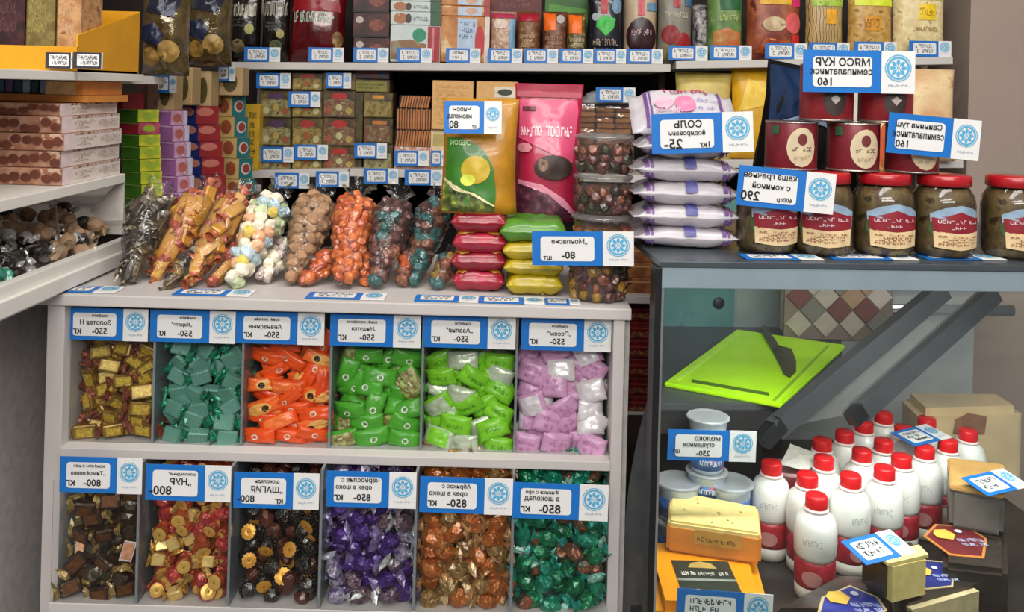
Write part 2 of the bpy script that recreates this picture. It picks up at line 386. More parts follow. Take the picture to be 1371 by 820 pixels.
def foil(h, rough=.28, metal=.75, var=.25): return M(h, rough * .85, metal * .55, var * 1.4, 110, .55, 190, .5)
def wrap(h, var=.12, coat=.25, h2=None): return M(h, .35, 0., var, 70, .2, 140, coat)
gold_lbl = M('d6b63c', .35, .15, .25, 140, hex2='a8842a', kind='noise', hex3='e6d060')
WHT = M('e6e3dc', .45, var=.05); SILV = foil('c9cbc9', .3, .8)
KINDS = []
def three(kind, **k): return [proto(kind, seed=q * 11 + 3 + len(KINDS) * 5, **k) for q in range(3)]
KINDS.append(('toffee', three('block', size=(.034, .021, .014), m=M('9a7628', .3, .3, .3, 60, hex2='6a4a18', kind='noise', hex3='b8923c'), e=foil('8e4a30', .22), p=gold_lbl), .030, .0200, 'gold block toffee with brown foil ends', .5))
KINDS.append(('caramel', three('block', size=(.031, .024, .015), m=M('5f9484', .4, .1, .2, 130, kind='wave', hex2='7fb3a2', hex3='42756a'), e=foil('1f8f6c', .22)), .029, .0210, 'teal block caramel with emerald foil twists', .5))
KINDS.append(('chocolate_bar', three('flow', size=(.060, .022, .014), m=wrap('f05414'), back=wrap('ff7a35'), d=[('emblem', ('e', .5, .5, .085, .19), WHT), ('emblem_centre', ('e', .5, .5, .055, .12), M('d9691f', .4)), ]), .032, .0195, 'bright orange wrapped sweet with oval emblem', .55))
KINDS.append(('nougat_bar', three('flow', size=(.055, .029, .015), m=wrap('4fa82b'), back=M('b9c07c', .4, 0, .3, 90, kind='noise', hex2='7d5a33', hex3='d5d9a0'), d=[('emblem', ('e', .5, .5, .10, .18), WHT), ('emblem_centre', ('e', .5, .5, .06, .10), M('4c9a2c', .4))]), .034, .0235, 'leaf green wrapped sweet with white oval', .5))
KINDS.append(('wafer_sweet', three('flow', size=(.050, .031, .014), m=wrap('7fcb24'), back=M('c8d4b4', .35, .3, .2, 60), d=[('lettering', ('s', .25, .35, .75, .65, 1), M('4d8a1e', .5))]), .033, .024, 'plain lime green wafer sweet', .6))
KINDS.append(('fruit_chew', three('flow', size=(.047, .037, .015), m=wrap('d79fc6'), back=M('efe6ea', .35, .2, .08, 60), d=[('lettering', ('s', .22, .25, .78, .75, 2), M('b778a6', .5))]), .034, .027, 'lilac pink square fruit chew', .6))
KINDS.append(('truffle', three('block', size=(.032, .023, .017), m=M('3a2214', .22, .5, .6, 60, .5, 120, .5), e=foil('a58a52', .2), p=M('6a4020', .25, .5, .5, 140)), .0255, .0205, 'dark brown block truffle with gold twists', .6))
KINDS.append(('gold_praline', three('coin', size=(.0135, .019), m=foil('a5472a', .25, .5), p=M('e0b45c', .35, .4, .1, 120), q=M('a9772a', .4, .3)), .0245, .0215, 'red wrapped praline with gold disc seal', .75))
KINDS.append(('black_praline', three('coin', size=(.0135, .019), m=M('14100e', .25, .2, .6, 420, .4, 200, .5, kind='noise', hex2='1a1412', hex3='8d8478'), p=M('d99b3c', .35, .4, .1, 120), q=M('a8641c', .4, .3), star=True), .0245, .0215, 'black praline with golden flower seal', 1.0))
KINDS.append(('prune_bonbon', three('bonbon', size=(.0165, .013, .0135), m=M('3a1a5c', .2, 0.45, .3, 70, .6, 190, .5, kind='noise', hex2='54308a', hex3='2a1444'), e=foil('8a7aa8', .22), two=True), .0250, .0215, 'purple foil bonbon with silvery twist', .8))
KINDS.append(('apricot_bonbon', three('bonbon', size=(.0185, .014, .0145), m=M('a05a2a', .2, 0.45, .3, 70, .6, 190, .5, kind='noise', hex2='c4702e', hex3='7a5a34'), e=foil('b98d5c', .25), two=True), .0265, .0225, 'bronze and orange foil bonbon', .6))
KINDS.append(('date_bonbon', three('bonbon', size=(.0175, .013, .0145), m=M('0c5a3c', .2, 0.45, .3, 70, .6, 190, .5, kind='noise', hex2='178a58', hex3='0a4038'), e=foil('2f9c8c', .2), two=True), .0265, .0225, 'dark green foil bonbon with twisted end', .8))
kind_of = dict(toffee='block', caramel='block', truffle='block'); kind_of = {k[0]: kind_of.get(k[0], '') for k in KINDS}
XLAB = {2: ['orange sweet with cream picture oval'], 3: ['olive and brown mottled sweet'], 4: ['pale silvery backed lime sweet'], 5: ['white backed fruit chew'], 6: ['crumpled dark bronze truffle'], 7: ['crumpled red foil praline', 'pale gold square praline'], 8: ['crumpled black foil praline', 'brown foil praline'], 9: ['violet and silver mottled bonbon', 'dark plum and beige mottled bonbon'], 10: ['tan foil bonbon with pale twist'], 11: ['bright teal foil bonbon', 'dark green and rust mottled bonbon']}
XTRA = {2: [three('flow', size=(.058, .024, .014), m=wrap('f26a26'), back=wrap('e8480f'), d=[('picture', ('e', .45, .5, .34, .42), M('f2b45e', .4)), ('emblem', ('e', .62, .5, .10, .22), M('3a2114', .4))])],
        4: [three('flow', size=(.048, .030, .013), m=M('ccd6bd', .3, .3, .15, 60, .2), back=wrap('7fcb24'))], 3: [three('flow', size=(.052, .028, .014), m=M('a9bb62', .4, 0, .3, 90, kind='noise', hex2='6d4a2a', hex3='cdd39a'))],
        5: [three('flow', size=(.044, .034, .013), m=M('ece4e6', .3, .2, .1, 60, .2), back=wrap('d79fc6'))],
        6: [three('bonbon', size=(.017, .013, .014), m=foil('3a2c18', .25, .6), e=foil('8a7a58', .22))],
        7: [three('bonbon', size=(.014, .012, .013), m=foil('b03a36', .22, .5), e=foil('c9a15a', .25)), three('block', size=(.020, .018, .014), m=M('e2c27a', .3, .4, .15, 90), e=foil('c8963f', .25))],
        8: [three('bonbon', size=(.014, .012, .013), m=M('120e0c', .25, .2, .6, 420, .5, 220, .5, kind='noise', hex2='1a1310', hex3='a39888')), three('bonbon', size=(.013, .011, .012), m=foil('5a2f22', .25, .5))],
        9: [three('bonbon', size=(.015, .012, .013), m=M('5b2f86', .2, 0.45, .3, 70, .6, 190, .5, kind='noise', hex2='c3c0cc', hex3='46216e'), e=foil('c3c0cc', .2)), three('bonbon', size=(.0165, .0125, .014), m=M('35203f', .2, 0.45, .3, 70, .6, 190, .5, kind='noise', hex2='8a7078', hex3='2c1634'), e=SILV)],
        10: [three('bonbon', size=(.017, .013, .014), m=M('b58a56', .2, 0.45, .3, 70, .6, 190, .5, kind='noise', hex2='6a5a30', hex3='d9a468'), e=foil('d6b88c', .2))],
        11: [three('bonbon', size=(.016, .012, .013), m=foil('1c8b6e', .18, .7), e=foil('9fd0c2', .2)), three('bonbon', size=(.016, .012, .013), m=M('0b4a3c', .2, 0.45, .3, 70, .6, 190, .5, kind='noise', hex2='a8583a', hex3='14604a'), e=foil('35816c', .2))]}
def rrot(r, tilt): return Matrix.Rotation(r.uniform(-tilt, tilt), 4, 'Z') @ Matrix.Rotation(r.uniform(-tilt, tilt), 4, 'X')
for i, (nm, ps, cw, ch, lab, mixp) in enumerate(KINDS):
    cw *= .86; ch *= .86; r = random.Random(100 + i); col, row = i % 6, i // 6
    xa, xb = DV[col] + .010, DV[col + 1] - .010; z0 = (ZS if row == 0 else ZB) + .0095
    z1 = ZT - .075 if row == 0 else ZS - (.028 if i < 10 else .012)
    nx = max(3, round((xb - xa) / cw) + 1); nz = int((z1 - z0) / ch) + 1
    long_ = nm in ('chocolate_bar', 'nougat_bar', 'wafer_sweet', 'fruit_chew')
    for layer in (0, 1):
        for b in range(nz):
            for a in range(nx):
                if layer and ((a + b) % 2): continue
                x = xa + (xb - xa) * (a + .5 * ((b + layer) % 2) * (1 if a < nx - 1 else 0) + r.uniform(-.28, .28)) / (nx - 1)
                z = z0 + b * ch + r.uniform(-.005, .005) + layer * ch * .5
                if z > z1 + .01: continue
                f = (z - z0) / (z1 - z0); D = (1.235 if row == 0 else 1.198) + f * .030 + layer * .021 + ((a + b) % 2) * .010 + r.uniform(-.003, .003)
                lim = .5 * ps[0][0].dimensions.x if hasattr(ps[0][0], 'dimensions') else .02
                ang = r.uniform(-.6, .6) + (math.pi if r.random() < .5 else 0) if r.random() < .7 else r.uniform(0, 6.28)
                ex = .020 if long_ or kind_of[nm] == 'block' else .0165
                x = min(max(x, DV[col] + .004 + (.006 if row and col == 0 else 0) + ex * max(.6, abs(math.cos(ang)))), DV[col + 1] - .004 - ex * max(.6, abs(math.cos(ang))))
                if z - z0 < .012: ang = r.uniform(-.3, .3)
                P_, lb = ps, lab
                if i in XTRA and r.random() < (mixp - .25 if row else .22): q_ = r.randrange(len(XTRA[i])); P_, lb = XTRA[i][q_], XLAB[i][q_]
                fz, fx = (z - z0) / (z1 - z0), (x - xa) / (xb - xa)
                lb += ', ' + ('low' if fz < .33 else 'halfway up' if fz < .66 else 'high') + ' in its bin' + (', on the fridge side' if fx > .66 else ', on the shelving side' if fx < .33 else '')
                fl = math.pi if (long_ and r.random() < .16) else 0
                rot = Matrix.Rotation(fl, 4, 'Z') @ Matrix.Identity(4)
                rot = rrot(r, .34 if long_ else .5) @ Matrix.Rotation(ang, 4, 'Y') @ rot
                put(nm, r.choice(P_), (x, D, z), rot, None, lb, 'candy', nm.replace('_', ' ') + 's in one bin', r.uniform(.80, .92))
# price tags of the bins (as read in the mirrored picture)
kg = ('кг', .10, .20, .22, .2)
T1 = [[('конфеты', .62, .88, .17, .55), ('Золотая Н', .52, .60, .22, .8), ('550-', .62, .22, .27, .5), kg],
      [('конфеты', .68, .88, .17, .55), ('„Каратэ"', .55, .58, .21, .7), ('550-', .62, .22, .27, .5), kg],
      [('конф. желейн', .5, .88, .17, .85), ('Ананасные', .47, .58, .21, .85), ('550-', .62, .22, .27, .5), kg],
      [('конф. желейные', .5, .88, .17, .95), ('„Мишутка', .55, .58, .22, .8), ('550-', .62, .22, .27, .5), kg],
      [('конфеты', .65, .88, .17, .6), ('„Азалия"', .58, .58, .25, .7), ('550-', .62, .22, .27, .5), kg],
      [('конфеты', .65, .88, .17, .65), ('„Эссем"', .64, .55, .24, .7), ('550-', .6, .22, .27, .5), kg]]
N1 = ['gold toffees', 'teal caramels', 'orange sweets', 'leaf green sweets', 'lime green sweets', 'lilac pink chews']
for i, (px0, px1, y0, y1) in enumerate(((89, 198, 412, 457), (201, 315, 416, 459), (316, 434, 417, 462), (442, 563, 420, 466), (567, 690, 422, 468), (698, 818, 427, 470))):
    c = P((px0 + px1) / 2, (y0 + y1) / 2, 1.2205); price_tag('blue price tag marked 550 above the ' + N1[i], (px1 - px0) * 1.2205 / F, .0435, c, (0, 0, 0), T1[i], 'price tags of the upper bins')
T2 = [[('конфеты с нач', .52, .86, .17, .9), ('„Тимофеевна', .5, .58, .2, .9), ('800-', .6, .22, .28, .5), kg],
      [('шоколадные"', .65, .86, .15, .7), ('„НУР', .62, .55, .32, .55), ('800-', .18, .22, .36, .5)],
      [('шоколадн', .58, .86, .15, .75), ('„ШАГИЯ', .58, .55, .30, .7), ('800-', .12, .2, .28, .5), ('кг', .85, .12, .2, .2)],
      [('чернослив с', .55, .86, .2, .9), ('орех в шоко', .42, .58, .19, 1.0), ('850-', .6, .22, .28, .5), kg],
      [('Абрикос с', .58, .86, .22, .85), ('орех в шоко', .42, .56, .2, 1.05), ('850-', .6, .22, .32, .5), kg],
      [('Финики с оре', .42, .86, .2, 1.05), ('в шоколад', .42, .60, .2, .9), ('850-', .58, .22, .36, .5), kg]]
N2 = ['dark brown truffles', 'round gold-sealed pralines', 'black pralines', 'purple bonbons', 'bronze apricot bonbons', 'dark green bonbons']
B2 = [((80, 190, 612, 661), '800', 0), ((195, 309, 622, 672), '800', 0), ((313, 427, 633, 682), '800', 0), ((437, 557, 630, 682), '850', 0), ((562, 686, 638, 690), '850', .4), ((686, 814, 647, 697), '850', .6)]
for i, ((px0, px1, y0, y1), pr, rz) in enumerate(B2):
    c = P((px0 + px1) / 2, (y0 + y1) / 2, 1.1785); price_tag('blue price tag marked ' + pr + ' above the ' + N2[i], (px1 - px0) * 1.1785 / F, .047, c, (0, R(rz), 0), T2[i], 'price tags of the lower bins')
# tags lying flat on the counter edge
for px0, px1, what in ((66, 160, 'below the dark foil candy bag'), (236, 338, 'below the golden caramel bags'), (412, 516, 'below the orange candy bag'), (556, 640, 'below the red pouches'), (641, 728, 'below the yellow pouches'), (730, 776, 'under the round sweet tub')):
    a = P((px0 + px1) / 2, 400, 1.228); w = (px1 - px0) * 1.228 / F
    price_tag('blue price tag lying flat on the counter edge ' + what, w, .036, (a.x, 1.228, ZT + .0012), (R(-90), 0, 0), None, 'flat tags along the counter edge', 2)
# ---------------------------------------------------------------- cellophane bags of sweets on the counter
CLEAR = film('ffffff', .03, .012, 1.0, 70.)
SM = {}
def sweet(kind):
    """small sweets inside the bags: list of meshes"""
    if kind in SM: return SM[kind]
    def bb(a, b, c, m, n=2, e=None):
        return [proto('bonbon', seed=q * 7 + len(SM), size=(a, b, c), m=m, **({'e': e, 'two': True} if e else {})) for q in range(2)]
    def bl(a, b, c, m, e): return [proto('block', seed=q * 5 + len(SM), size=(a, b, c), m=m, e=e) for q in range(2)]
    d = {'olive': lambda: bl(.030, .015, .013, foil('5a4a2c', .3, .4), foil('8f8470', .25)), 'darkfoil': lambda: bl(.030, .016, .013, foil('33291e', .28, .5), foil('a59a8a', .22)), 'silverbit': lambda: bb(.012, .009, .010, foil('a8a49c', .25, .6)),
         'gold': lambda: bl(.040, .018, .015, wrap('b8822e'), wrap('a8583a')), 'goldred': lambda: bl(.036, .016, .014, wrap('c2924a'), wrap('b05c42')), 'redbit': lambda: bb(.012, .010, .010, wrap('a04a38')),
         'mint': lambda: bb(.014, .012, .012, M('c9d6a8', .6, var=.1)), 'peach': lambda: bb(.014, .012, .012, M('e9b48e', .6, var=.1)), 'cream': lambda: bb(.014, .012, .012, M('ece3cc', .6, var=.08)),
         'sky': lambda: bb(.015, .011, .012, M('cfdfe6', .5, 0, .2, 120, kind='wave', hex2='3d9ac0', hex3='e8ecea')), 'yell': lambda: bb(.013, .011, .011, M('dfc65c', .6, var=.1)),
         'stripe': lambda: bb(.012, .009, .009, M('e6dfd6', .4, 0, .2, 160, kind='wave', hex2='7a2f3c', hex3='d9d2c8')), 'cookie': lambda: bb(.0135, .012, .012, M('a5805e', .8, var=.18, scale=120, bump=.3)),
         'jelly': lambda: bb(.015, .012, .011, M('cf7038', .3, 0, .25, 90, 0, 100, .5)), 'jelly2': lambda: bb(.014, .012, .011, M('b9562a', .3, 0, .25, 90, 0, 100, .5)),
         'wine': lambda: bb(.015, .012, .012, foil('5f3c36', .35, .3)), 'teal': lambda: bb(.015, .012, .012, foil('3a6664', .3, .3)), 'brick': lambda: bb(.015, .012, .012, foil('84523f', .35, .3)), 'darkbit': lambda: bb(.015, .012, .012, foil('3d3a2c', .35, .3)), 'ochre': lambda: bb(.014, .011, .011, wrap('94702f'))}
    SM[kind] = d[kind](); return SM[kind]
def bag(label, pb, pt, rb, rt, kinds, Db, Dt, sp=.0225, knot=1.0, seed=0):
    r = random.Random(seed + 31); A = P(pb[0], pb[1], Db); A.z = ZT + .004 + rb * .35; B = P(pt[0], pt[1], Dt)
    ax = B - A; L = ax.length; rot = ax.to_track_quat('Z', 'Y')
    t = thing('candy_bag', label, 'bag', A, rot.to_euler(), 'clear bags of sweets on the counter')
    rf = lambda q: rb + (rt - rb) * min(1, q / .72) ** 1.0 if q < .8 else rt * (1 - ((q - .8) / .2) ** 1.5 * .70)
    prof = [(.001, -rb * .35), (rb * .8, -rb * .1)] + [(rf(q / 14), L * q / 14) for q in range(1, 14)] + [(rt * .30, L * .985), (rt * .20, L * 1.0), (rt * .36, L * 1.05 * knot), (rt * .60, L * 1.11 * knot), (rt * .66, L * 1.15 * knot)]
    fm = lathe('film', prof, CLEAR, 22, True, 1, 1, .14, seed)
    bm_ = bmesh.new(); bm_.from_mesh(fm); bm_.faces.ensure_lookup_table(); bm_.faces.remove(bm_.faces[-1]); rr_ = random.Random(seed)
    for v in bm_.verts:
        if v.co.z > L * 1.02: v.co.x *= rr_.uniform(.55, 1.35); v.co.y *= rr_.uniform(.55, 1.35); v.co.z += rr_.uniform(-.006, .006)
    bm_.to_mesh(fm); bm_.free()
    ob('film', fm, t)
    inv = rot.inverted(); tocam = inv @ (Vector((0, 0, E)) - A).normalized()
    z = sp * .35
    while z < L * .93:
        q = z / L; rad = max(.0015, rf(q) - sp * .44); n = max(1, int(2 * math.pi * rad / sp)); a0 = r.uniform(0, 6)
        for i in range(n):
            a = a0 + 2 * math.pi * i / n; d = Vector((math.cos(a), math.sin(a), 0))
            if n > 3 and d.dot(tocam) < -.35: continue
            k = kinds(q, r); me = r.choice(sweet(k)); p = d * rad * r.uniform(.88, 1.0) + Vector((0, 0, z + r.uniform(-.004, .004)))
            rt_ = (Matrix.Rotation(a + 1.57, 4, 'Z') @ Matrix.Rotation(r.uniform(-.35, .35), 4, 'X') @ Matrix.Rotation(r.uniform(1.0, 2.1), 4, 'Y')) if k in ('gold', 'goldred', 'olive', 'darkfoil') else Euler((r.uniform(0, 6), r.uniform(-.9, .9), r.uniform(0, 6))).to_matrix().to_4x4()
            put('sweet', me, p, rt_, t, scale=sp / .0225 * r.uniform(.9, 1.1))
        z += sp * .8
    return t
ch = lambda *k: (lambda q, r: r.choice(k))
bag('clear bag of dark olive foil sweets at the end of the bag row', (172, 376), (208, 266), .012, .035, ch('olive', 'darkfoil', 'olive', 'silverbit', 'darkfoil'), 1.26, 1.38, .019, seed=1)
bag('clear bag of golden caramels with red twists standing behind', (208, 374), (274, 262), .011, .036, ch('gold', 'goldred', 'gold', 'redbit'), 1.30, 1.42, .021, seed=2)
bag('clear bag of golden oval caramels leaning over the counter edge', (252, 380), (322, 264), .012, .030, ch('goldred', 'gold', 'goldred', 'gold'), 1.255, 1.38, .021, seed=3)
bag('low clear bag tip of dark striped caramels under the golden bags', (226, 382), (258, 338), .009, .014, ch('olive', 'ochre', 'darkfoil'), 1.245, 1.29, .017, seed=4)
bag('small clear bag of orange caramels between golden and pastel bags', (284, 384), (328, 326), .009, .017, ch('redbit', 'goldred', 'gold'), 1.26, 1.33, .018, seed=5)
bag('clear bag of pastel marshmallows in white, green and peach', (312, 380), (370, 262), .013, .033, lambda q, r: r.choice(('mint', 'cream')) if q < .16 or q > .86 else 'sky' if .22 < q < .33 else r.choice(('peach', 'cream', 'sky', 'peach', 'yell', 'mint')), 1.255, 1.39, .018, seed=6)
bag('small clear bag of striped humbugs behind the pastel marshmallows', (350, 382), (390, 322), .012, .020, ch('stripe', 'stripe', 'cream'), 1.285, 1.37, .015, seed=7)
bag('clear bag of round beige cookies beside the orange sweets', (390, 376), (428, 262), .011, .035, ch('cookie'), 1.28, 1.40, .0185, seed=8)
bag('low clear bag of orange jellies lying against the cookie bag', (406, 382), (450, 340), .011, .021, ch('jelly', 'jelly2'), 1.275, 1.34, .0135, seed=9)
bag('tall clear bag of bright orange jelly sweets with gathered top', (461, 378), (478, 262), .016, .034, ch('jelly', 'jelly', 'jelly2'), 1.27, 1.38, .0145, seed=10)
bag('small clear bag of orange jellies squeezed behind the tall orange bag', (486, 380), (500, 334), .008, .015, ch('jelly', 'jelly2'), 1.29, 1.33, .0135, seed=11)
bag('clear bag of wine red and teal sweets beside the orange bag', (504, 380), (532, 268), .011, .032, ch('wine', 'teal', 'wine', 'brick', 'wine'), 1.27, 1.38, .0175, seed=12)
bag('small clear bag of rust coloured jellies between two teal-flecked bags', (536, 380), (552, 336), .009, .016, ch('brick', 'jelly2'), 1.29, 1.34, .015, seed=13)
bag('clear bag of teal and brick sweets next to the red pouches', (554, 378), (586, 268), .010, .028, ch('teal', 'brick', 'wine', 'teal', 'brick'), 1.29, 1.41, .0175, seed=14)
bag('low clear bag of mixed ochre and teal sweets by the red pouches', (582, 383), (606, 342), .010, .018, ch('ochre', 'teal', 'brick'), 1.275, 1.315, .0165, seed=15)
# ---------------------------------------------------------------- pouches and tubs on the counter
def lying(name, label, cat, px0, px1, py_bot, D, h, depth, mat, zbase, decos=(), seed=0, group=None, yaw=0., style='flow'):
    w = (px1 - px0) * D / F; c = P((px0 + px1) / 2, py_bot, D)
    t = thing(name, label, cat, (c.x, D + depth / 2, zbase + h / 2), (0, 0, R(yaw)), group)
    b = pouchme('pouch', w, depth, h, mat, style, seed, .003, 18)
    for v in b.vertices: v.co = Vector((v.co.x, v.co.z - depth / 2, -v.co.y))
    ob('pouch', b, t)
    # printed fields on the upper front shoulder of the lying pouch
    S0 = pouchS(w, depth, h, style, seed, .003, -1); S1 = pouchS(w, depth, h, style, seed, .003, 1)
    def S(u, v, o=0.):                                        # v 0..1 runs from the lower front edge over the front to the top
        if v < .5: q = S1(u, .30 * (.5 - v) * 2, o)
        else: q = S0(u, .45 * (v - .5) * 2, o)
        return Vector((q.x, q.z - depth / 2 - o, -q.y))
    deco(t, S, decos, .0014)
    return t
RED = M('8e1428', .3, 0, .2, 40, .35, 60, .3); YEL = M('b39c16', .35, 0, .15, 40, .3, 60, .3); SEAL = M('b0782a', .4)
z = ZT
for k, (px0, px1, hh) in enumerate(((607, 673, .030), (604, 675, .029), (606, 676, .030), (603, 674, .031))):
    lying('sweet_pouch', 'red sweet pouch with amber sealed edge, ' + ORD[3 - k] + ' of the red stack', 'pouch', px0 - 2, px1 + 2, 385, 1.27, hh, .10, RED if k % 2 else M('a01c34', .3, 0, .2, 40, .35, 60, .3), z + .0005, [('p', [(.02, .62), (.2, .55), (.5, .68), (.8, .56), (.98, .62), (.98, .70), (.8, .66), (.5, .77), (.2, .65), (.02, .70)], SEAL, 'seal_band')], k + 3, 'red pouches stacked on the counter', 0, 'brick'); z += hh - .002
zred = z
z = ZT
for k, (px0, px1, hh) in enumerate(((680, 752, .029), (676, 752, .023), (674, 755, .027))):
    lying('sweet_pouch', 'yellow sweet pouch, ' + ORD[3 - k] + ' of the stack with a green pouch on it', 'pouch', px0 - 2, px1 + 2, 388, 1.255, hh, .10, YEL, z + .0005, [('p', [(.1, .0), (.9, .0), (.96, .34), (.8, .22), (.2, .22), (.04, .34)], M('7d8a1c', .4), 'print_band'), ('r', .62, .12, .74, .42, M('d9c9a8', .4))][:1 + (k == 0)], k + 8, 'yellow pouches stacked on the counter', 0, 'brick'); z += hh - .0015
lying('sweet_pouch', 'bright green sweet pouch with yellow edge, topmost of the stack', 'pouch', 670, 760, 300, 1.255, .030, .10, M('4f8528', .35, 0, .15, 40, .2, 60, .3), z + .0005, [('r', .04, .05, .96, .36, M('b8b020', .4), 'edge_band')], 12, None, 0, 'brick'); zgr = z + .029
def uppouch(name, label, cat, px0, px1, py0, D, z0, d, mat, decos=(), seed=0, style='stand', rx=0., ry=0., rz=0., group=None, lines=None, py1=None, inkm=None):
    """standing pouch: spans px0..px1, rises to pixel row py0 from height z0"""
    a = P((px0 + px1) / 2, py0, D); w = (px1 - px0) * D / F; h = a.z - z0
    t = thing(name, label, cat, (a.x, D + d / 2, z0), (R(rx), R(ry), R(rz)), group)
    ob('pouch', pouchme('pouch', w, h, d, mat, style, seed), t); S = pouchS(w, h, d, style, seed)
    deco(t, S, decos, .0016)
    if lines: lettering(lines, 0, inkm or WHT, t, lambda u, v, o: S(u, v, .0045))
    return t
uppouch('candy_pouch', 'tall amber and green jelly pouch with lemon picture standing on the red pouches', 'pouch', 590, 696, 132, 1.27, zred - .002, .05, M('b07a1a', .35, 0, .2, 30, .25, 50, .3), [
    ('p', [(.05, .12), (.30, .08), (.72, .04), (.74, .20), (.70, .40), (.60, .52), (.46, .60), (.25, .65), (.05, .66)], M('35721f', .35, 0, .15, 30, 0, 100, .3), 'green_field'), ('p', [(.02, .30), (.18, .20), (.45, .16), (.72, .06), (.72, .02), (.04, .02)], M('2f3f1c', .5, 0, .5, 90, kind='noise', hex2='6d7a2c', hex3='a9b04a'), 'sweets_window'),
    ('e', .46, .38, .20, .12, M('c0a428', .4, 0, .1), 'lemon_picture'), ('e', .36, .29, .10, .05, M('cdd64a', .4), 'leaf_picture'), ('p', [(.03, .31), (.19, .22), (.45, .18), (.72, .08), (.72, .065), (.45, .16), (.18, .20), (.03, .29)], M('d8cfa0', .4), 'curved_line')], 21, 'stand', rx=-4, lines=[('CRESSON', .25, .61, .050, .38)], inkm=M('b8e09a', .5))
uppouch('candy_pouch', 'crimson pink chocolate raisin pouch with glossy window standing beside the lemon pouch', 'pouch', 690, 784, 112, 1.33, zgr - .01, .05, M('a81a3e', .38, 0, .12, 25, .3, 40, .25), [
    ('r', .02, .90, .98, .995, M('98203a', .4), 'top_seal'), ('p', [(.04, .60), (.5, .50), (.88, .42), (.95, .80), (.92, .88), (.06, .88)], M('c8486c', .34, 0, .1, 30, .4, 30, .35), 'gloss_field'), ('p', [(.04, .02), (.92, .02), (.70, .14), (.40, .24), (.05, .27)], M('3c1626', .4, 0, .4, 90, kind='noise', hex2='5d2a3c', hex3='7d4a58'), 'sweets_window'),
    ('p', [(.05, .27), (.40, .24), (.72, .14), (.94, .02), (.97, .04), (.74, .17), (.42, .265), (.05, .30)], M('d98aa0', .4), 'curved_line'), ('e', .58, .39, .30, .09, M('3a2a26', .45), 'fruit_picture'), ('e', .42, .41, .08, .05, M('8a6a5a', .4), 'nut_picture'), ('e', .13, .53, .11, .035, M('d88a94', .4)), ('s', .08, .60, .86, .70, 1, M('f0d8dc', .5)), ('r', .10, .80, .30, .83, M('5a1a2c', .4))], 22, rx=-3)
def tub(label, px, py_top, D, r, h, z0, cont, n, seed, topthing=None, yscale=1.):
    a = P(px, py_top, D); t = thing('sweet_tub', label, 'tub', (a.x, D, z0), (0, 0, 0), 'round clear tubs stacked on the counter'); q = random.Random(seed)
    cl = film('f4f2ee', .05, .03, .15, 30.)
    ob('bowl', lathe('bowl', [(.001, .001), (r * .84, .001), (r * .88, .006), (r * .96, h * .82), (r * 1.0, h * .86)], cl, 28), t)
    ob('lid', lathe('lid', [(r * 1.0, h * .86), (r * 1.04, h * .87), (r * 1.04, h * .93), (r * .97, h * .95), (r * .92, h * .93), (r * .86, h * .985), (.001, h * .985)], film('f6f3ef', .09, .10, .2, 30.), 28), t)
    zz = .009; Rr = r * .80
    while zz < h * .72:
        m = int(2 * math.pi * Rr / .017); a0 = q.uniform(0, 6)
        for i in range(m):
            an = a0 + 2 * math.pi * i / m
            if math.sin(an) > .5: continue
            put('sweet', q.choice(sweet(q.choice(cont))), (Rr * math.cos(an), Rr * math.sin(an), zz + q.uniform(-.002, .002)), Euler((q.uniform(0, 6), q.uniform(0, 6), q.uniform(0, 6))).to_matrix().to_4x4(), t, scale=q.uniform(.62, .8))
        zz += .0115
    ob('filling', lathe('filling', [(.001, .004), (Rr * .8, .004), (Rr * .86, h * .66), (.001, h * .74)], M('5a3a2a', .5, 0, .4, 70, kind='noise', hex2='8a5a34', hex3='6d4a3a'), 16), t)
    return t
tr = .0425; z = ZT + .0005
for k, (lab, cont) in enumerate((('round clear tub of brown and yellow sweets on the counter, bottom of the tub stack', ('wine', 'darkbit', 'brick', 'wine', 'ochre')), ('round clear tub with an orange sticker on its lid, behind the price tag', ('brick', 'jelly2', 'ochre')), ('round clear tub of mixed sweets, third up in the tub stack', ('wine', 'brick', 'wine', 'darkbit')), ('round clear tub of dark sweets, topmost of the tub stack', ('wine', 'darkbit', 'brick')))):
    h = (.062, .057, .0565, .0555)[k]; o = tub(lab, (803, 806, 806, 806)[k], 300, (1.262, 1.27, 1.27, 1.28)[k], tr * (1 if k < 2 else .96), h, z, cont, 20, k)
    if k == 1: ob('lid_sticker', mesh('lid_sticker', *patch(lambda u, v, q=0: Vector(((u - .5) * .06, (v - .5) * .05 - .006, h * .99 + .0008)), ('e', .4, .5, .4, .42), 0), M('e0611f', .35)), o)
    z += h * 1.0
zt4 = z
# wrapped rusks standing behind the tubs on a plain box, and their tag
price_tag('blue price tag marked 80 held in front of the clear tubs', .136, .046, P(780, 333, 1.205), (0, R(-1.8), R(-4)), [('„Монпасье', .54, .80, .25, .78), ('80-', .52, .25, .32, .4), ('шт', .13, .13, .16, .2)])
price_tag('blue price tag stuck on the amber lemon pouch', .0805, .046, P(633, 157, 1.262), (R(-4), R(-1), 0), [('Чипсы', .42, .86, .2, .6), ('мармелад', .35, .52, .22, .8), ('80', .16, .2, .34, .3), ('шт', .84, .10, .14, .16)])
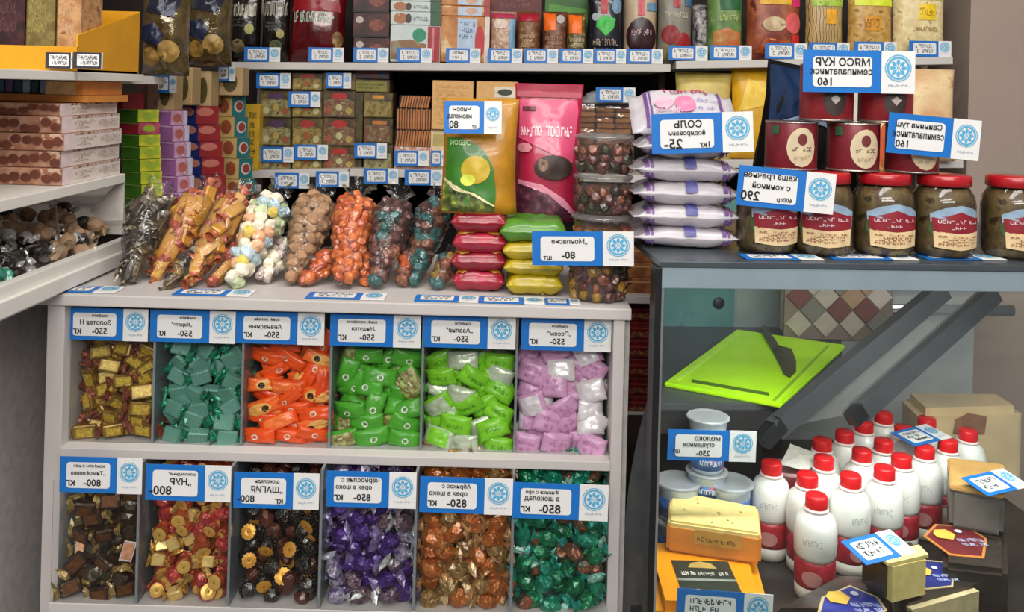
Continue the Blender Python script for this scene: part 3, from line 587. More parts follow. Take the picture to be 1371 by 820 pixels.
# ---------------------------------------------------------------- glass fronted fridge
YW = 4.0; A0 = P(887, 350, 1.12); FZ = A0.z                       # top front corner of the fridge
fr = thing('display_fridge', 'glass fronted display fridge with dark steel frame and cheese inside', 'fridge', (A0.x, A0.y, 0), (0, 0, R(YW)))
FM = Matrix.Translation((A0.x, A0.y, 0)) @ Matrix.Rotation(R(YW), 4, 'Z'); FI = FM.inverted()
def fl(px, py, D): return FI @ P(px, py, D)
def slab(name, pts, z0, z1, mat, bev=.0):
    bm = bmesh.new(); lo = [bm.verts.new((p.x, p.y, z0)) for p in pts]; hi = [bm.verts.new((p.x, p.y, z1)) for p in pts]; n = len(pts)
    bm.faces.new(lo[::-1]); bm.faces.new(hi)
    for i in range(n): bm.faces.new((lo[i], lo[(i + 1) % n], hi[(i + 1) % n], hi[i]))
    bmesh.ops.recalc_face_normals(bm, faces=bm.faces)
    if bev: bmesh.ops.bevel(bm, geom=bm.edges[:], offset=bev, segments=2, affect='EDGES')
    me = bpy.data.meshes.new(name); bm.to_mesh(me); bm.free(); me.materials.append(mat); return me
GUN = M('3a3d40', .4, .5, .15, 20); RAIL = M('82929b', .4, 0, .05, 20); BLK = M('121316', .4); CHR = M('c9ccd0', .15, .9, .05); STEEL = M('b4b6b6', .35, .35, .08, 15)
L_ = .75
ob('top_plate', span('top_plate', -.004, L_, 0, .40, FZ - .008, FZ, M('50585e', .3, .4, .08, 20), .001), fr)
ob('top_rail', span('top_rail', 0, L_, .001, .018, FZ - .034, FZ - .008, RAIL, .001), fr)
ob('corner_post', span('corner_post', -.008, 0, 0, .03, .25, FZ - .008, BLK, .001), fr)
ob('chrome_strip', span('chrome_strip', 0, .003, .0, .006, .25, FZ - .034, CHR), fr)
ob('front_glass', span('front_glass', .003, L_, .004, .008, .62, FZ - .034, film('f2f6f5', .03, .0, 0.)), fr)
ob('base_panel', span('base_panel', -.006, L_, .01, .85, 0, .62, GUN), fr)
ZF = E - .715
ob('case_floor', span('case_floor', .0, L_, .012, .86, ZF - .02, ZF, M('35302d', .45, .2, .15, 20)), fr)
LEDGE = True
ob('ledge_lip', span('ledge_lip', .080, .30, .318, .326, E - .548, E - .512, M('2d2f31', .4, .3)), fr)
ob('ledge_support', span('ledge_support', .113, .30, .45, .46, ZF, E - .53, M('26282a', .6)), fr)
ob('teal_panel', span('teal_panel', .198, .357, .80, .81, E - .502, FZ - .008, M('3f6e6e', .35, 0, .25, 6, hex2='5a8482', kind='noise', hex3='2c5a5c')), fr)
hole = lathe('cable_hole', [(.013, 0), (.011, .002), (.001, .002)], BLK, 16)
for v in hole.vertices: v.co = Vector((v.co.x, -v.co.z, v.co.y))
hp = fl(967, 410, 1.915); ob('cable_hole', hole, fr, (hp.x, .799, hp.z))
ob('panel_edge', span('panel_edge', .357, .363, .80, .81, E - .502, FZ - .008, M('7d8a88', .4, .3)), fr)
ob('mirror_panel', span('mirror_panel', .363, .52, .80, .81, E - .502, FZ - .008, M('848f8d', .3, .2, .1, 8)), fr)
ob('rear_post', span('rear_post', .455, .47, .78, .79, E - .502, FZ - .06, M('b7ab98', .5)), fr)
# stainless back with rolled ribs on the far side
ob('steel_back', span('steel_back', .44, L_ + .1, .72, .73, ZF, FZ - .03, STEEL), fr)
for q, dz in enumerate((.02, .075, .13)):
    rb = lathe('steel_rib', [(.012, -.13), (.012, .25)], M('b4b6b6', .18, .9, .05), 12)
    for v in rb.vertices: v.co = Vector((v.co.z, v.co.x * .6, v.co.y))
    ob('steel_rib', rb, fr, (.68, .712, FZ - .10 - dz))
# two slanted struts with a pane between them
s1, s2 = (fl(1036, 576, 1.36), fl(1262, 388, 1.52)), (fl(1150, 552, 1.40), fl(1330, 392, 1.54))
SB = M('3c3e41', .45, .3, .1, 20)
ob('strut', bar('strut', *s1, .030, .022, SB), fr); ob('strut', bar('strut', *s2, .030, .022, SB), fr)
ob('slanted_pane', mesh('slanted_pane', [s1[0], s2[0], s2[1], s1[1]], [(0, 1, 2, 3)], film('efeae4', .05, .05, 0.)), fr)
ob('strut_foot', bar('strut_foot', fl(1020, 592, 1.35), fl(1044, 566, 1.365), .024, .022, BLK), fr)
ob('strut_foot', bar('strut_foot', fl(1138, 562, 1.39), fl(1152, 548, 1.40), .024, .022, BLK), fr)
# added panel of coloured diamonds imitating a reflection in the slanted pane
tp = ob('reflection_panel', span('reflection_panel', .43, .66, .70, .706, E - .50, FZ - .035, M('77695f', .6)), fr)
tm = [mesh('reflection_diamond', *[[(-.026, -.004, 0), (0, -.004, -.026), (.026, -.004, 0), (0, -.004, .026), (-.028, 0, 0), (0, 0, -.028), (.028, 0, 0), (0, 0, .028)], [(0, 1, 2, 3), (0, 4, 5, 1), (1, 5, 6, 2), (2, 6, 7, 3), (3, 7, 4, 0)]], M(c, .3, 0, .1, 40)) for c in ('a89d90', '6e4540', '8d8770', 'b5a9a0', '76706a', '9d8068')]
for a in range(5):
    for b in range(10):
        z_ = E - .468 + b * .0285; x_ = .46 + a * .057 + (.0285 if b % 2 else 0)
        if z_ < FZ - .065 and x_ < .645: ob('reflection_diamond', rnd.choice(tm), tp, (x_, .70, z_))
ob('rear_ledge', slab('rear_ledge', [Vector((x, y, 0)) for x, y in ((.080, .326), (.31, .326), (.36, .40), (.50, .58), (.56, .72), (.56, .86), (.212, .86))], E - .53, E - .502, M('55585a', .4, .4, .1, 15), .002), fr)
ob('side_wall', slab('side_wall', [Vector((x, y, 0)) for x, y in ((.004, .03), (.009, .03), (.213, .87), (.208, .87))], .62, FZ - .008, M('2c2f31', .4, .2), 0), fr)
led = ob('lamp_strip', span('lamp_strip', .01, L_ - .01, .05, .09, FZ - .018, FZ - .009, M('f2f2ee', .4)), fr)
l = area('lamp_strip_light', (0, 0, 0), (0, 0, 0), .66, .05, 5.0, (1, .98, .95)); l.parent = fr; l.location = (.36, .085, FZ - .022); l.rotation_euler = (R(12), 0, 0)
# bent steel side cover in the gap
V = []; n = 14
for k in range(n + 1):
    t_ = k / n; y_ = 508 + t_ * 330; xl = 876 - 44 * (1 - (1 - t_) ** 2.6); V += [P(xl, y_, 1.25), P(879, y_, 1.25), P(xl, y_, 1.29), P(879, y_, 1.29)]
Fs = []
for k in range(n):
    b = 4 * k
    for a, c in ((0, 1), (1, 3), (3, 2), (2, 0)): Fs.append((b + a, b + c, b + 4 + c, b + 4 + a))
Fs += [(0, 2, 3, 1), (4 * n, 4 * n + 1, 4 * n + 3, 4 * n + 2)]
V = [FI @ v for v in V]; ob('side_cover', mesh('side_cover', V, Fs, M('85878a', .3, .6, .15, 40, .2, 60)), fr)
# ---------------------------------------------------------------- board and knife on the ledge
zl = E - .502
bc = [P(890, 512, 0), ]
def onplane(px, py, z):
    u, v = U(px, py); D = (E - z) * F / v; return Vector((u * D / F, D, z))
q = [onplane(*p, zl + .008) for p in ((889, 512), (1046, 541), (1132, 462), (986, 441))]
bd = thing('cutting_board', 'lime green plastic cutting board inside the glass fridge', 'cutting board')
LIME = M('b4ec14', .4, 0, .05, 20)
ob('board', slab('board', q, zl, zl + .008, LIME, .002), bd)
g = [onplane(*p, zl + .0085) for p in ((926, 508), (1030, 526), (1030, 530), (926, 512))]; ob('grip_slot', slab('grip_slot', g, zl + .0079, zl + .0086, M('4a6a10', .5)), bd)
g = [onplane(*p, zl + .0085) for p in ((905, 508), (988, 446), (992, 447), (910, 509))]; ob('juice_groove', slab('juice_groove', g, zl + .0079, zl + .0086, M('c4ee58', .4)), bd)
g = [onplane(*p, zl + .0085) for p in ((1034, 536), (1108, 462), (1111, 463), (1038, 537))]; ob('juice_groove', slab('juice_groove', g, zl + .0079, zl + .0086, M('86b410', .4)), bd)
kn = thing('kitchen_knife', 'knife with grey blade lying on the lime green board', 'knife')
hd = [onplane(*p, zl + .014) for p in ((1018, 440), (1024, 436), (1042, 462), (1034, 468))]; ob('handle', slab('handle', hd, zl + .009, zl + .018, M('4d4d45', .4), .002), kn)
bl_ = [onplane(*p, zl + .012) for p in ((1034, 468), (1042, 461), (1060, 466), (1066, 482), (1066, 496), (1058, 504), (1050, 500))]; ob('blade', slab('blade', bl_, zl + .009, zl + .0105, M('5b5e48', .3, .6)), kn)
# ---------------------------------------------------------------- drinking yogurt bottles
BW = M('eeece6', .35, 0, .04, 40, 0, 100, .2); CAP = M('d8141c', .35, 0, .06, 40); SLV = M('9a1f2c', .4, 0, .3, 60, kind='noise', hex2='b5323c', hex3='6e1420')
bh = .145
bme = [lathe('bottle_body', [(.0270, .058), (.0292, .064), (.0302, .082), (.0296, .101), (.0250, .115), (.0168, .122), (.0150, .126)], BW, 24),
       lathe('bottle_foot', [(.001, .0), (.024, .0), (.0275, .004), (.0275, .022)], M('d6d0c4', .4, 0, .05, 30), 24), lathe('sleeve_label', [(.0275, .020), (.0286, .024), (.0286, .054), (.0270, .058)], SLV, 24),
       lathe('neck_ring', [(.0175, .1235), (.0180, .1255), (.0170, .1275)], M('f3dedb', .35), 20), lathe('cap', [(.0155, .1275), (.0158, .129), (.0155, .1425), (.0140, .145), (.001, .1452)], CAP, 24)]
emb = mesh('sleeve_emblem', *patch(cylS(.0286, .03, .021), ('e', .5, .5, .16, .36), .0006), M('c98a86', .4)); emt = mesh('lettering', *patch(cylS(.0298, .03, .072), ('s', .36, .3, .64, .7, 1), .0008), M('b9bcb4', .5))
caps = [(1093, 671, 'frontmost of the bottle group'), (1139, 643, 'right behind the frontmost bottle beside its shoulder'), (1081, 642, 'squeezed behind the frontmost bottle'), (1033, 626, 'standing alone beside the cheese wedge'), (1184, 633, 'behind the tag on the cut cheese'), (1103, 619, 'third one back in the file behind the frontmost bottle'), (1101, 595, 'fourth one back in the file behind the frontmost bottle'), (1131, 584, 'under the white paper corner'), (1154, 609, 'in the middle of the bottle group'), (1183, 596, 'in front of the tag laid on the caps'), (1157, 571, 'in the rear file next to the last bottle'), (1183, 559, 'rearmost of the bottle group'), (1207, 617, 'just in front of the tag laid on the caps'), (1238, 605, 'under the front corner of the tag on the caps'), (1269, 596, 'under the white end of the tag on the caps'), (1296, 582, 'beside the large wrapped cheese'), (1210, 578, 'half hidden behind the tag on the caps'), (1241, 566, 'behind the tag on the caps near the wrapped cheese')]
CT = ZF + bh - .009; BP = []
for px, py, w_ in caps:
    c = onplane(px, py, CT); BP.append(c)
    for _ in range(0): pass
for _ in range(60):                                              # keep the bottles from running into each other
    for i in range(len(BP)):
        for j in range(i):
            d = BP[i] - BP[j]; d.z = 0; g = d.length
            if g < .0590: d = d.normalized() * (.0590 - g) / 2; BP[i] += d; BP[j] -= d
for (px, py, w_), c in zip(caps, BP):
    t = thing('yogurt_bottle', 'white bottle with red cap, ' + w_, 'bottle', (c.x, c.y, ZF), (0, 0, rnd.uniform(-.5, .3)), 'white bottles with red caps')
    for me in bme: ob(me.name.split('.')[0], me, t)
    ob('sleeve_emblem', emb, t); ob('lettering', emt, t)
# clear shrink film lying on the bottle pack corner + red tub behind
c = P(1056, 620, 1.45); t = thing('berry_tub', 'dark red tub with white paper flap behind the bottles', 'tub', (c.x, 1.45, ZF))
ob('tub_body', lathe('tub_body', [(.001, 0), (.024, 0), (.029, .105), (.030, .11)], M('8a2a34', .35, 0, .2, 40), 24), t); ob('rim', lathe('rim', [(.030, .11), (.032, .112), (.030, .117), (.027, .114)], M('b88a8c', .3), 24), t)
ob('paper_flap', mesh('paper_flap', [(-.02, -.02, .128), (.02, -.03, .122), (.055, .0, .136), (.01, .025, .144), (.018, -.005, .138)], [(0, 1, 4), (1, 2, 4), (2, 3, 4), (3, 0, 4)], M('dcd8d0', .5)), t)
# ---------------------------------------------------------------- condensed milk cups
def cup(label, x, D, z0, r=.034, h=.048, blue=True):
    t = thing('milk_cup', label, 'cup', (x, D, z0), (0, 0, 0), 'condensed milk cups')
    ob('cup_body', lathe('cup_body', [(.001, 0), (r * .78, 0), (r * .82, .004), (r * .93, h * .84), (r * .97, h * .9)], M('b9c6d6', .3, 0, .08, 40), 28), t)
    if blue: ob('label_band', lathe('label_band', [(r * .835, .006), (r * .91, h * .62)], M('24509a', .35, 0, .35, 60, kind='noise', hex2='3f74b8', hex3='c9566a'), 28), t); ob('lettering', mesh('lettering', *patch(cylS(r * .885, h * .5, .008), ('s', .3, .25, .7, .75, 1), .001), WHT), t)
    ob('lid', lathe('lid', [(r * .97, h * .9), (r * 1.06, h * .92), (r * 1.06, h * .97), (r * .98, h * 1.0), (r * .92, h * .985), (.001, h * .985)], film('eef2f6', .10, .28, .1, 20.), 28), t)
    return t
for px, w_ in ((908, 'nearest the fridge corner post'), (978, 'nearest the lone bottle')):
    c = P(px, 640, 1.392)
    cup('clear lidded condensed milk cup on the case floor, ' + w_, c.x, 1.392, ZF, .034, .058); cup('clear lidded condensed milk cup, upper one ' + w_, c.x, 1.392, ZF + .0585, .034, .058)
c = P(946, 640, 1.40); zz = ZF
for k, w_ in enumerate(('lowest of the middle cup stack', 'second up in the middle cup stack', 'blue labelled one in the middle cup stack', 'under the top cup of the middle stack')):
    cup('condensed milk cup, ' + w_, c.x, 1.40, zz, .031, .043); zz += .0435
cup('condensed milk cup with pale clear lid, topmost of the middle stack', c.x, 1.40, zz, .0315, .040, False)
price_tag('blue price tag marked 250 in front of the condensed milk cups', .128, .044, P(953, 597, 1.285), (0, R(1.0), R(3)), [('молоко', .68, .84, .2, .6), ('сгущенное', .5, .52, .22, .9), ('250-', .6, .18, .26, .5), ('шт', .02, .25, .16, .2)])
# ---------------------------------------------------------------- cheeses
def block(name, label, pts, z0, z1, mat, bev=.008):
    t = thing(name, label, 'cheese'); ob('cheese_body', slab('cheese_body', pts, z0, z1, mat, bev), t); return t
ZO = E - .660
ORN = M('f09a12', .3, 0, .08, 12, .05, 30, .35)
q = [onplane(*p, ZO) for p in ((872, 835), (1052, 845))] + [onplane(*p, ZO) for p in ((1020, 705), (898, 692))]
q[0].y = q[1].y = 1.153; q[0].x, q[1].x = .203, .352; q[2].x = .375; q[3].x = .205; q[2].y = q[3].y = 1.33
o = block('orange_cheese', 'large orange waxed cheese block with dark green label band', q, ZF + .0005, ZO, ORN, .014)
bx_ = (.242, .322); bS = lambda u, v, o_=0: Vector((bx_[0] + (bx_[1] - bx_[0]) * u, 1.156 + .110 * v, ZO + .0008 + o_))
deco(o, bS, [('r', 0, 0, 1, 1, M('27312a', .4), 'label_band'), ('r', 0, .52, 1, .57, M('8f948a', .4), 'rule'), ('p', [(.25, .82), (.75, .80), (.68, .92), (.5, .97), (.33, .93)], M('b99a52', .5), 'crest'), ('s', .1, .62, .9, .74, 1, M('e8e6da', .5)), ('p', [(.02, .30), (.30, .32), (.52, .18), (.1, .16)], M('e9b86a', .5), 'cheese_picture'), ('e', .72, .2, .09, .06, M('d8d4c8', .5)), ('e', .9, .17, .07, .05, M('8a8c84', .5))], .0004)
CHY = M('e6cf86', .55, 0, .1, 70, .15, 90); 
ZW = E - .615
q = [onplane(*p, ZW) for p in ((893, 698), (1020, 716), (1016, 678), (897, 655))]; q = [Vector((max(p.x, .203), p.y, 0)) for p in q]
q[2].x -= .0; o = thing('cheese_wedge', 'pale yellow cheese wedge with orange rind resting on the orange block', 'cheese')
ob('rind', slab('rind', q, ZO + .001, ZW - .004, M('d98a3a', .4, 0, .15, 30, .1, 60, .3), .004), o)
cen = sum(q, Vector()) / 4; ob('cut_face', slab('cut_face', [cen + (p - cen) * .97 for p in q], ZW - .012, ZW, CHY, .003), o)
fS = lambda u, v, o_=0: q[0].lerp(q[1], u) + Vector((0, -.0012 - o_, ZO + (ZW - ZO) * v))
deco(o, fS, [('r', .30, .42, .80, .86, M('c9974a', .5)), ('s', .32, .50, .78, .68, 1, M('7a5a2c', .6))], 0)
for k in range(9):
    a, b = rnd.uniform(.08, .9), rnd.uniform(.12, .85); p = q[0].lerp(q[1], a).lerp(q[3].lerp(q[2], a), b)
    ob('cheese_eye', lathe('cheese_eye', [(.0022, 0), (.001, .0004)], M('a89a4a', .6), 8), o, (p.x, p.y, ZW))
price_tag('blue price tag lying on the large orange cheese', .125, .045, Vector((P(970, 817, 1.142).x, 1.1425, E - .657)), (R(-9), R(5), R(4)), None, None, 3)
RIND = M('2c211b', .35, 0, .4, 40, .35, 60, .4)
def wheelseg(name, label, pts, z0, z1, cutmat=None, cutedge=None):
    o = thing(name, label, 'cheese'); ob('rind', slab('rind', pts, z0, z1, RIND, .007), o)
    if cutedge is not None:
        a, b = pts[cutedge], pts[(cutedge + 1) % len(pts)]; n = Vector((b.y - a.y, -(b.x - a.x), 0)).normalized()
        A_, B_ = a.lerp(b, .08) + n * .0015, a.lerp(b, .92) + n * .0015
        V = [Vector((p.x, p.y, z)) + n * s for s in (0, -.01) for p, z in ((A_, z0 + .004), (B_, z0 + .004), (B_, z1 - .004), (A_, z1 - .004))]
        ob('cut_face', mesh('cut_face', V, [(0, 1, 2, 3), (5, 4, 7, 6), (0, 4, 5, 1), (1, 5, 6, 2), (2, 6, 7, 3), (3, 7, 4, 0)], cutmat), o)
    return o
def hexlabel(o, px, z, col, rim, seed, s=1.):
    c = [onplane(*p, z + .001) for p in px]; cen = sum(c, Vector()) / len(c)
    ob('label_rim', slab('label_rim', c, z + .0002, z + .0012, M(rim, .4)), o)
    ob('label_field', slab('label_field', [cen + (p - cen) * .9 for p in c], z + .0008, z + .0016, M(col, .4, 0, .15, 40)), o)
    ex, ey = (c[3] - c[0]) / 2, (c[4] - c[1]) / 2
    def S(u, v, q_=0): return cen + Vector(((u - .5) * .075 * s, (v - .5) * .085 * s, .0018 + q_))
    deco(o, S, [('p', [(.12, .50), (.38, .44), (.52, .62), (.42, .80), (.2, .78), (.1, .64)], M('e3b54a', .5), 'cheese_picture'), ('e', .64, .74, .07, .06, M('c9d0e0', .5)), ('s', .42, .22, .95, .50, 2, M('b9c4ea', .5))], .0003)
ZD = E - .655; CUT = M('cbb88c', .6, 0, .15, 60, .15, 80)
q = [onplane(*p, ZD) for p in ((1040, 845), (1212, 842), (1190, 770), (1120, 768))]
q[0].y = q[1].y = 1.142
o = wheelseg('black_cheese_wheel', 'black waxed cheese wheel with blue hexagon label at the fridge front', q, ZF + .0005, ZD)
hexlabel(o, [(1094, 822), (1100, 800), (1138, 784), (1176, 800), (1188, 818), (1150, 832)], ZD, '2a3590', 'c9b184', 1)
q = [onplane(*p, ZD) for p in ((1222, 828), (1318, 785), (1296, 738), (1196, 770))]
q[0].y = max(q[0].y, 1.155)
o = wheelseg('black_cheese_wheel', 'black waxed cheese with cut pale side and small blue label', q, ZF + .0005, ZD, CUT, 0)
hexlabel(o, [(1206, 782), (1238, 750), (1262, 752), (1278, 768), (1276, 786), (1240, 790)], ZD, '252d78', 'c9b184', 2, .8)
q = [onplane(*p, ZD + .02) for p in ((1262, 756), (1350, 766), (1345, 662), (1262, 672))]
o = wheelseg('black_cheese_wheel', 'black waxed cheese with maroon hexagon label in an orange rim', q, ZF + .0005, ZD + .02)
hexlabel(o, [(1236, 718), (1252, 702), (1296, 706), (1322, 722), (1318, 748), (1272, 744)], ZD + .02, '6e1f24', 'c9803c', 3)
ZC = E - .600
q = [onplane(*p, ZC) for p in ((1190, 756), (1243, 744), (1222, 722), (1150, 730))]
o = wheelseg('cut_cheese_piece', 'small cut cheese piece with speckled yellow face and dark rind', q, ZD + .0012, ZC, CHY, 0)
ob('cut_top', slab('cut_top', [q[0].lerp(q[3], .5), q[0], q[1], q[1].lerp(q[2], .6)], ZC - .003, ZC + .0012, CHY), o)
price_tag('blue price tag lying tilted on the small cut cheese', .088, .046, onplane(1176, 733, ZC + .006), (R(-78), 0, R(24)), [('сыр коз', .5, .7, .16, .6), ('800', .5, .3, .2, .4)][:0] or None, None, 2)
price_tag('blue price tag laid across the red bottle caps', .092, .050, onplane(1233, 583, ZF + bh + .004), (R(-84), 0, R(28)), None, None, 3)
q = [onplane(*p, E - .57) for p in ((1272, 650), (1345, 662), (1345, 622), (1268, 612))]
o = thing('wrapped_cheese', 'grey film wrapped cheese block with tan top beside the bottles', 'cheese'); ob('wrapped_side', slab('wrapped_side', q, ZD + .0212, E - .576, M('6a655f', .25, 0, .15, 30, .3, 40, .5), .006), o); ob('tan_top', slab('tan_top', q, E - .578, E - .57, M('c79a5a', .5, 0, .1, 40), .002), o)
q = [Vector((x, y, 0)) for x, y in ((.745, 1.60), (.95, 1.63), (.95, 1.72), (.755, 1.71))]
o = thing('wrapped_cheese', 'large cream cheese in clear wrap at the back of the fridge', 'cheese'); ob('cheese_body', slab('cheese_body', q, ZF + .0005, E - .555, M('cdb48c', .35, 0, .12, 14, .2, 40, .5), .015), o)
deco(o, lambda u, v, o_=0: q[0].lerp(q[1], u) + Vector((0, -.002 - o_, ZF + (E - .555 - ZF) * v)), [('p', [(.3, .74), (.6, .72), (.62, .92), (.44, .97), (.32, .9)], M('8a5f4a', .6), 'meat_patch')], 0)
price_tag('blue price tag at the frame edge leaning on the grey wrapped cheese', .09, .046, onplane(1322, 648, E - .565) + Vector((.01, -.004, .004)), (R(-80), 0, R(24)), None, None, 2)
# ---------------------------------------------------------------- salt bags, jars and cans on top of the fridge
SALT = M('bdb6bc', .35, 0, .06, 40, .35, 50, .3); PUR = M('6d4a86', .45); z = FZ + .0005
for k, (px0, px1, hh) in enumerate(((848, 998, .029), (846, 1000, .032), (846, 998, .035), (844, 996, .034), (850, 990, .034))):
    lying('salt_bag', 'white violet-striped salt bag, ' + ['bottom of the stack', 'second up in the stack', 'third up in the stack', 'fourth up in the stack', 'fifth up in the stack behind the salt tag'][k], 'salt bag', px0, px1, 343, 1.205, hh, .11, SALT, z, [
        ('r', .115, .1, .15, .98, PUR, 'stripe'), ('r', .165, .1, .185, .98, PUR, 'stripe'), ('r', .80, .1, .835, .98, PUR, 'stripe'), ('r', .85, .1, .865, .98, PUR, 'stripe'), ('r', .46, .50, .56, .68, M('4d4a86', .4), 'date_stamp'), ('s', .2, .18, .42, .34, 1, M('8d86a8', .5)), ('s', .66, .18, .78, .30, 1, M('8d86a8', .5))], k + 40, 'salt bags stacked on the fridge', rnd.uniform(-2, 2)); z += hh - .0025
a = P(921, 160, 1.24); w = .150
t = thing('salt_bag', 'salt bag with pink printed front tilted on top of the stack', 'salt bag', (a.x, 1.245, z + .001), (R(-52), 0, 0), 'salt bags stacked on the fridge')
b = pouchme('pouch', w, .085, .045, SALT, 'flow', 51, .004, 14); ob('pouch', b, t); S = pouchS(w, .085, .045, 'flow', 51, .004)
PK = M('d4789a', .45)
deco(t, S, [('r', .13, .05, .16, .95, PUR, 'stripe'), ('r', .175, .05, .19, .95, PUR, 'stripe'), ('r', .83, .05, .86, .95, PUR, 'stripe'), ('s', .30, .74, .74, .94, 1, M('b8285a', .45)), ('e', .50, .45, .10, .22, PK), ('e', .30, .48, .09, .16, M('e0a0b4', .45)), ('s', .62, .34, .82, .62, 3, M('7a86c0', .5)), ('s', .22, .20, .46, .34, 1, M('c99ab4', .5))], .001)
price_tag('blue price tag marked 25 on the salt bags', .133, .053, P(940, 178, 1.188), (0, R(-3.2), R(-3)), [('СОЛЬ', .52, .84, .27, .6), ('йодированн', .5, .52, .22, .95), ('25-', .24, .16, .36, .4), ('1кг', .82, .12, .2, .25)])
# jars
JR = .0405; CONT = M('5d4630', .45, 0, .35, 50, kind='noise', hex2='86704a', hex3='463522'); GL = film('f0f2ee', .04, .0, 0.); LID = M('a8151f', .3, 0, .1, 40, 0, 100, .3)
def jar(label, px, D, yaw):
    a = P(px, 300, D); t = thing('food_jar', label, 'jar', (a.x, D, FZ + .0006), (0, 0, R(yaw)), 'glass jars with red lids on the fridge')
    r = JR; g = [(.001, 0), (r * .86, 0), (r * .97, .006), (r, .014), (r, .070), (r * .95, .082), (r * .80, .092), (r * .76, .098)]
    ob('filling', lathe('filling', [(q * .955, z_ + .001 if z_ < .01 else z_) for q, z_ in g[:7]], CONT, 28), t); ob('glass_body', lathe('glass_body', g, GL, 32), t)
    ob('lid', lathe('lid', [(r * .83, .095), (r * .86, .0965), (r * .86, .107), (r * .82, .1095), (.001, .1098)], LID, 32), t)
    S = cylS(r * 1.004, .062, .010)
    deco(t, S, [('p', [(.22, .40), (.78, .40), (.80, .80), (.66, .93), (.5, 1.0), (.34, .93), (.2, .80)], M('8ea6bc', .5, 0, .25, 50), 'mountain_picture'), ('e', .25, .50, .06, .16, M('3f5a34', .5, 0, .3), 'leaf_picture'), ('p', [(.24, .38), (.76, .38), (.78, .72), (.64, .76), (.5, .86), (.36, .76), (.22, .72)], M('8a1f2c', .45), 'red_banner'), ('p', [(.25, .10), (.5, .05), (.75, .10), (.76, .44), (.5, .40), (.24, .44)], M('dcc193', .5), 'text_field'),
                ('s', .28, .60, .72, .70, 1, M('d9bcbe', .5)), ('s', .40, .48, .60, .57, 1, M('d9bcbe', .5)), ('s', .29, .14, .71, .36, 4, M('8a4a3a', .5))], .0004)
for px, D, yw, w_ in ((1026, 1.215, 4, 'behind its price tag next to the salt'), (1101, 1.21, -14, 'half covered by the white end of a tag'), (1182, 1.215, -4, 'between two jars under the middle can'), (1262, 1.215, 0, 'under the pork can price tag'), (1356, 1.22, 0, 'at the frame edge with a blue label')):
    jar('glass jar with red lid and banner, ' + w_, px, D, yw + 6)
CANR = M('74202a', .35, .1, .12, 40); CANR2 = M('8a2228', .35, .1, .12, 40); RIM = M('a8a09a', .25, .8)
def can(label, px, py0, D, z0, r, h, m, yaw=0, oval=True):
    a = P(px, py0, D); t = thing('meat_can', label, 'can', (a.x, D, z0), (0, 0, R(yaw)), 'dark red meat cans stacked on the jars')
    ob('can_body', lathe('can_body', [(.001, .0), (r * .97, .0), (r, .003), (r, h - .003), (r * .97, h), (r * .94, h - .002), (.001, h - .002)], m, 32), t)
    for zz in (.0005, h - .003): ob('can_rim', lathe('can_rim', [(r * 1.0, zz), (r * 1.025, zz + .001), (r * 1.0, zz + .0028)], RIM, 32), t)
    S = cylS(r * 1.003, h, 0)
    if oval: deco(t, S, [('e', .52, .48, .19, .40, M('cdbb9a', .5, 0, .1), 'oval_label'), ('e', .52, .64, .06, .12, M('6e2a2c', .5), 'animal_crest'), ('s', .39, .40, .65, .50, 1, M('3a2420', .5)), ('s', .42, .22, .62, .32, 1, M('a89878', .5)), ('p', [(.15, .74), (.24, .74), (.24, .92), (.15, .92)], M('2c5a38', .5), 'green_mark')], .0005)
    else: deco(t, S, [('e', .5, .36, .14, .26, M('3a2a26', .5), 'crest_disc'), ('p', [(.44, .40), (.5, .30), (.56, .40), (.5, .46)], M('b9b0a8', .4), 'crest_heart'), ('e', .16, .75, .05, .07, M('b86a64', .5))], .0005)
zc = FZ + .1108
for px, w_ in ((1060, 'with small green mark, on the jars by the salt'), (1143, 'in the middle on the jars'), (1222, 'behind the pork tag on the jars')):
    can('dark red can with oval label ' + w_, px, 155, 1.23, zc, .0345, .066, CANR, 4)
zc2 = zc + .067
for px, w_ in ((1108, 'upper one next to the black bag'), (1187, 'upper one next to the noodle packs')):
    can('dark red meat can with dark crest, ' + w_, px, 75, 1.235, zc2, .0355, .078, CANR2, 0, False)
price_tag('blue price tag marked 160 on the upper chicken meat cans', .150, .056, P(1150, 96, 1.188), (0, R(-.5), R(2)), [('МЯСО КУР', .5, .82, .28, .95), ('семипалатинск', .48, .50, .18, 1.05), ('160', .20, .18, .28, .35)])
price_tag('blue price tag marked 160 for pork hanging below the upper cans', .124, .053, P(1250, 183, 1.182), (0, R(4.0), R(2)), [('Свинина туш', .46, .82, .26, 1.05), ('семипалатинск', .46, .50, .2, 1.05), ('160', .14, .18, .26, .35)])
price_tag('blue price tag marked 290 in front of the jars by the salt', .124, .052, P(1052, 254, 1.160), (0, R(4.0), R(-3)), [('каша гречнев', .48, .88, .22, 1.1), ('с кониной', .52, .58, .22, .8), ('290', .14, .2, .34, .35), ('600гр', .78, .13, .2, .35)], panel=(.06, .13, .615, .85))
for px0, px1, w_ in ((994, 1100, 'in front of the first two jars'), (1108, 1228, 'in front of the middle jars'), (1232, 1345, 'before the jar under the pork tag')):
    a = P((px0 + px1) / 2, 348, 1.150); p = onplane((px0 + px1) / 2, 346, FZ + .0012)
    price_tag('flat blue price tag on the fridge edge ' + w_, (px1 - px0) * 1.15 / F, .036, (p.x, p.y + .008, FZ + .0012), (R(-90), 0, R(YW)), None, None, 2)
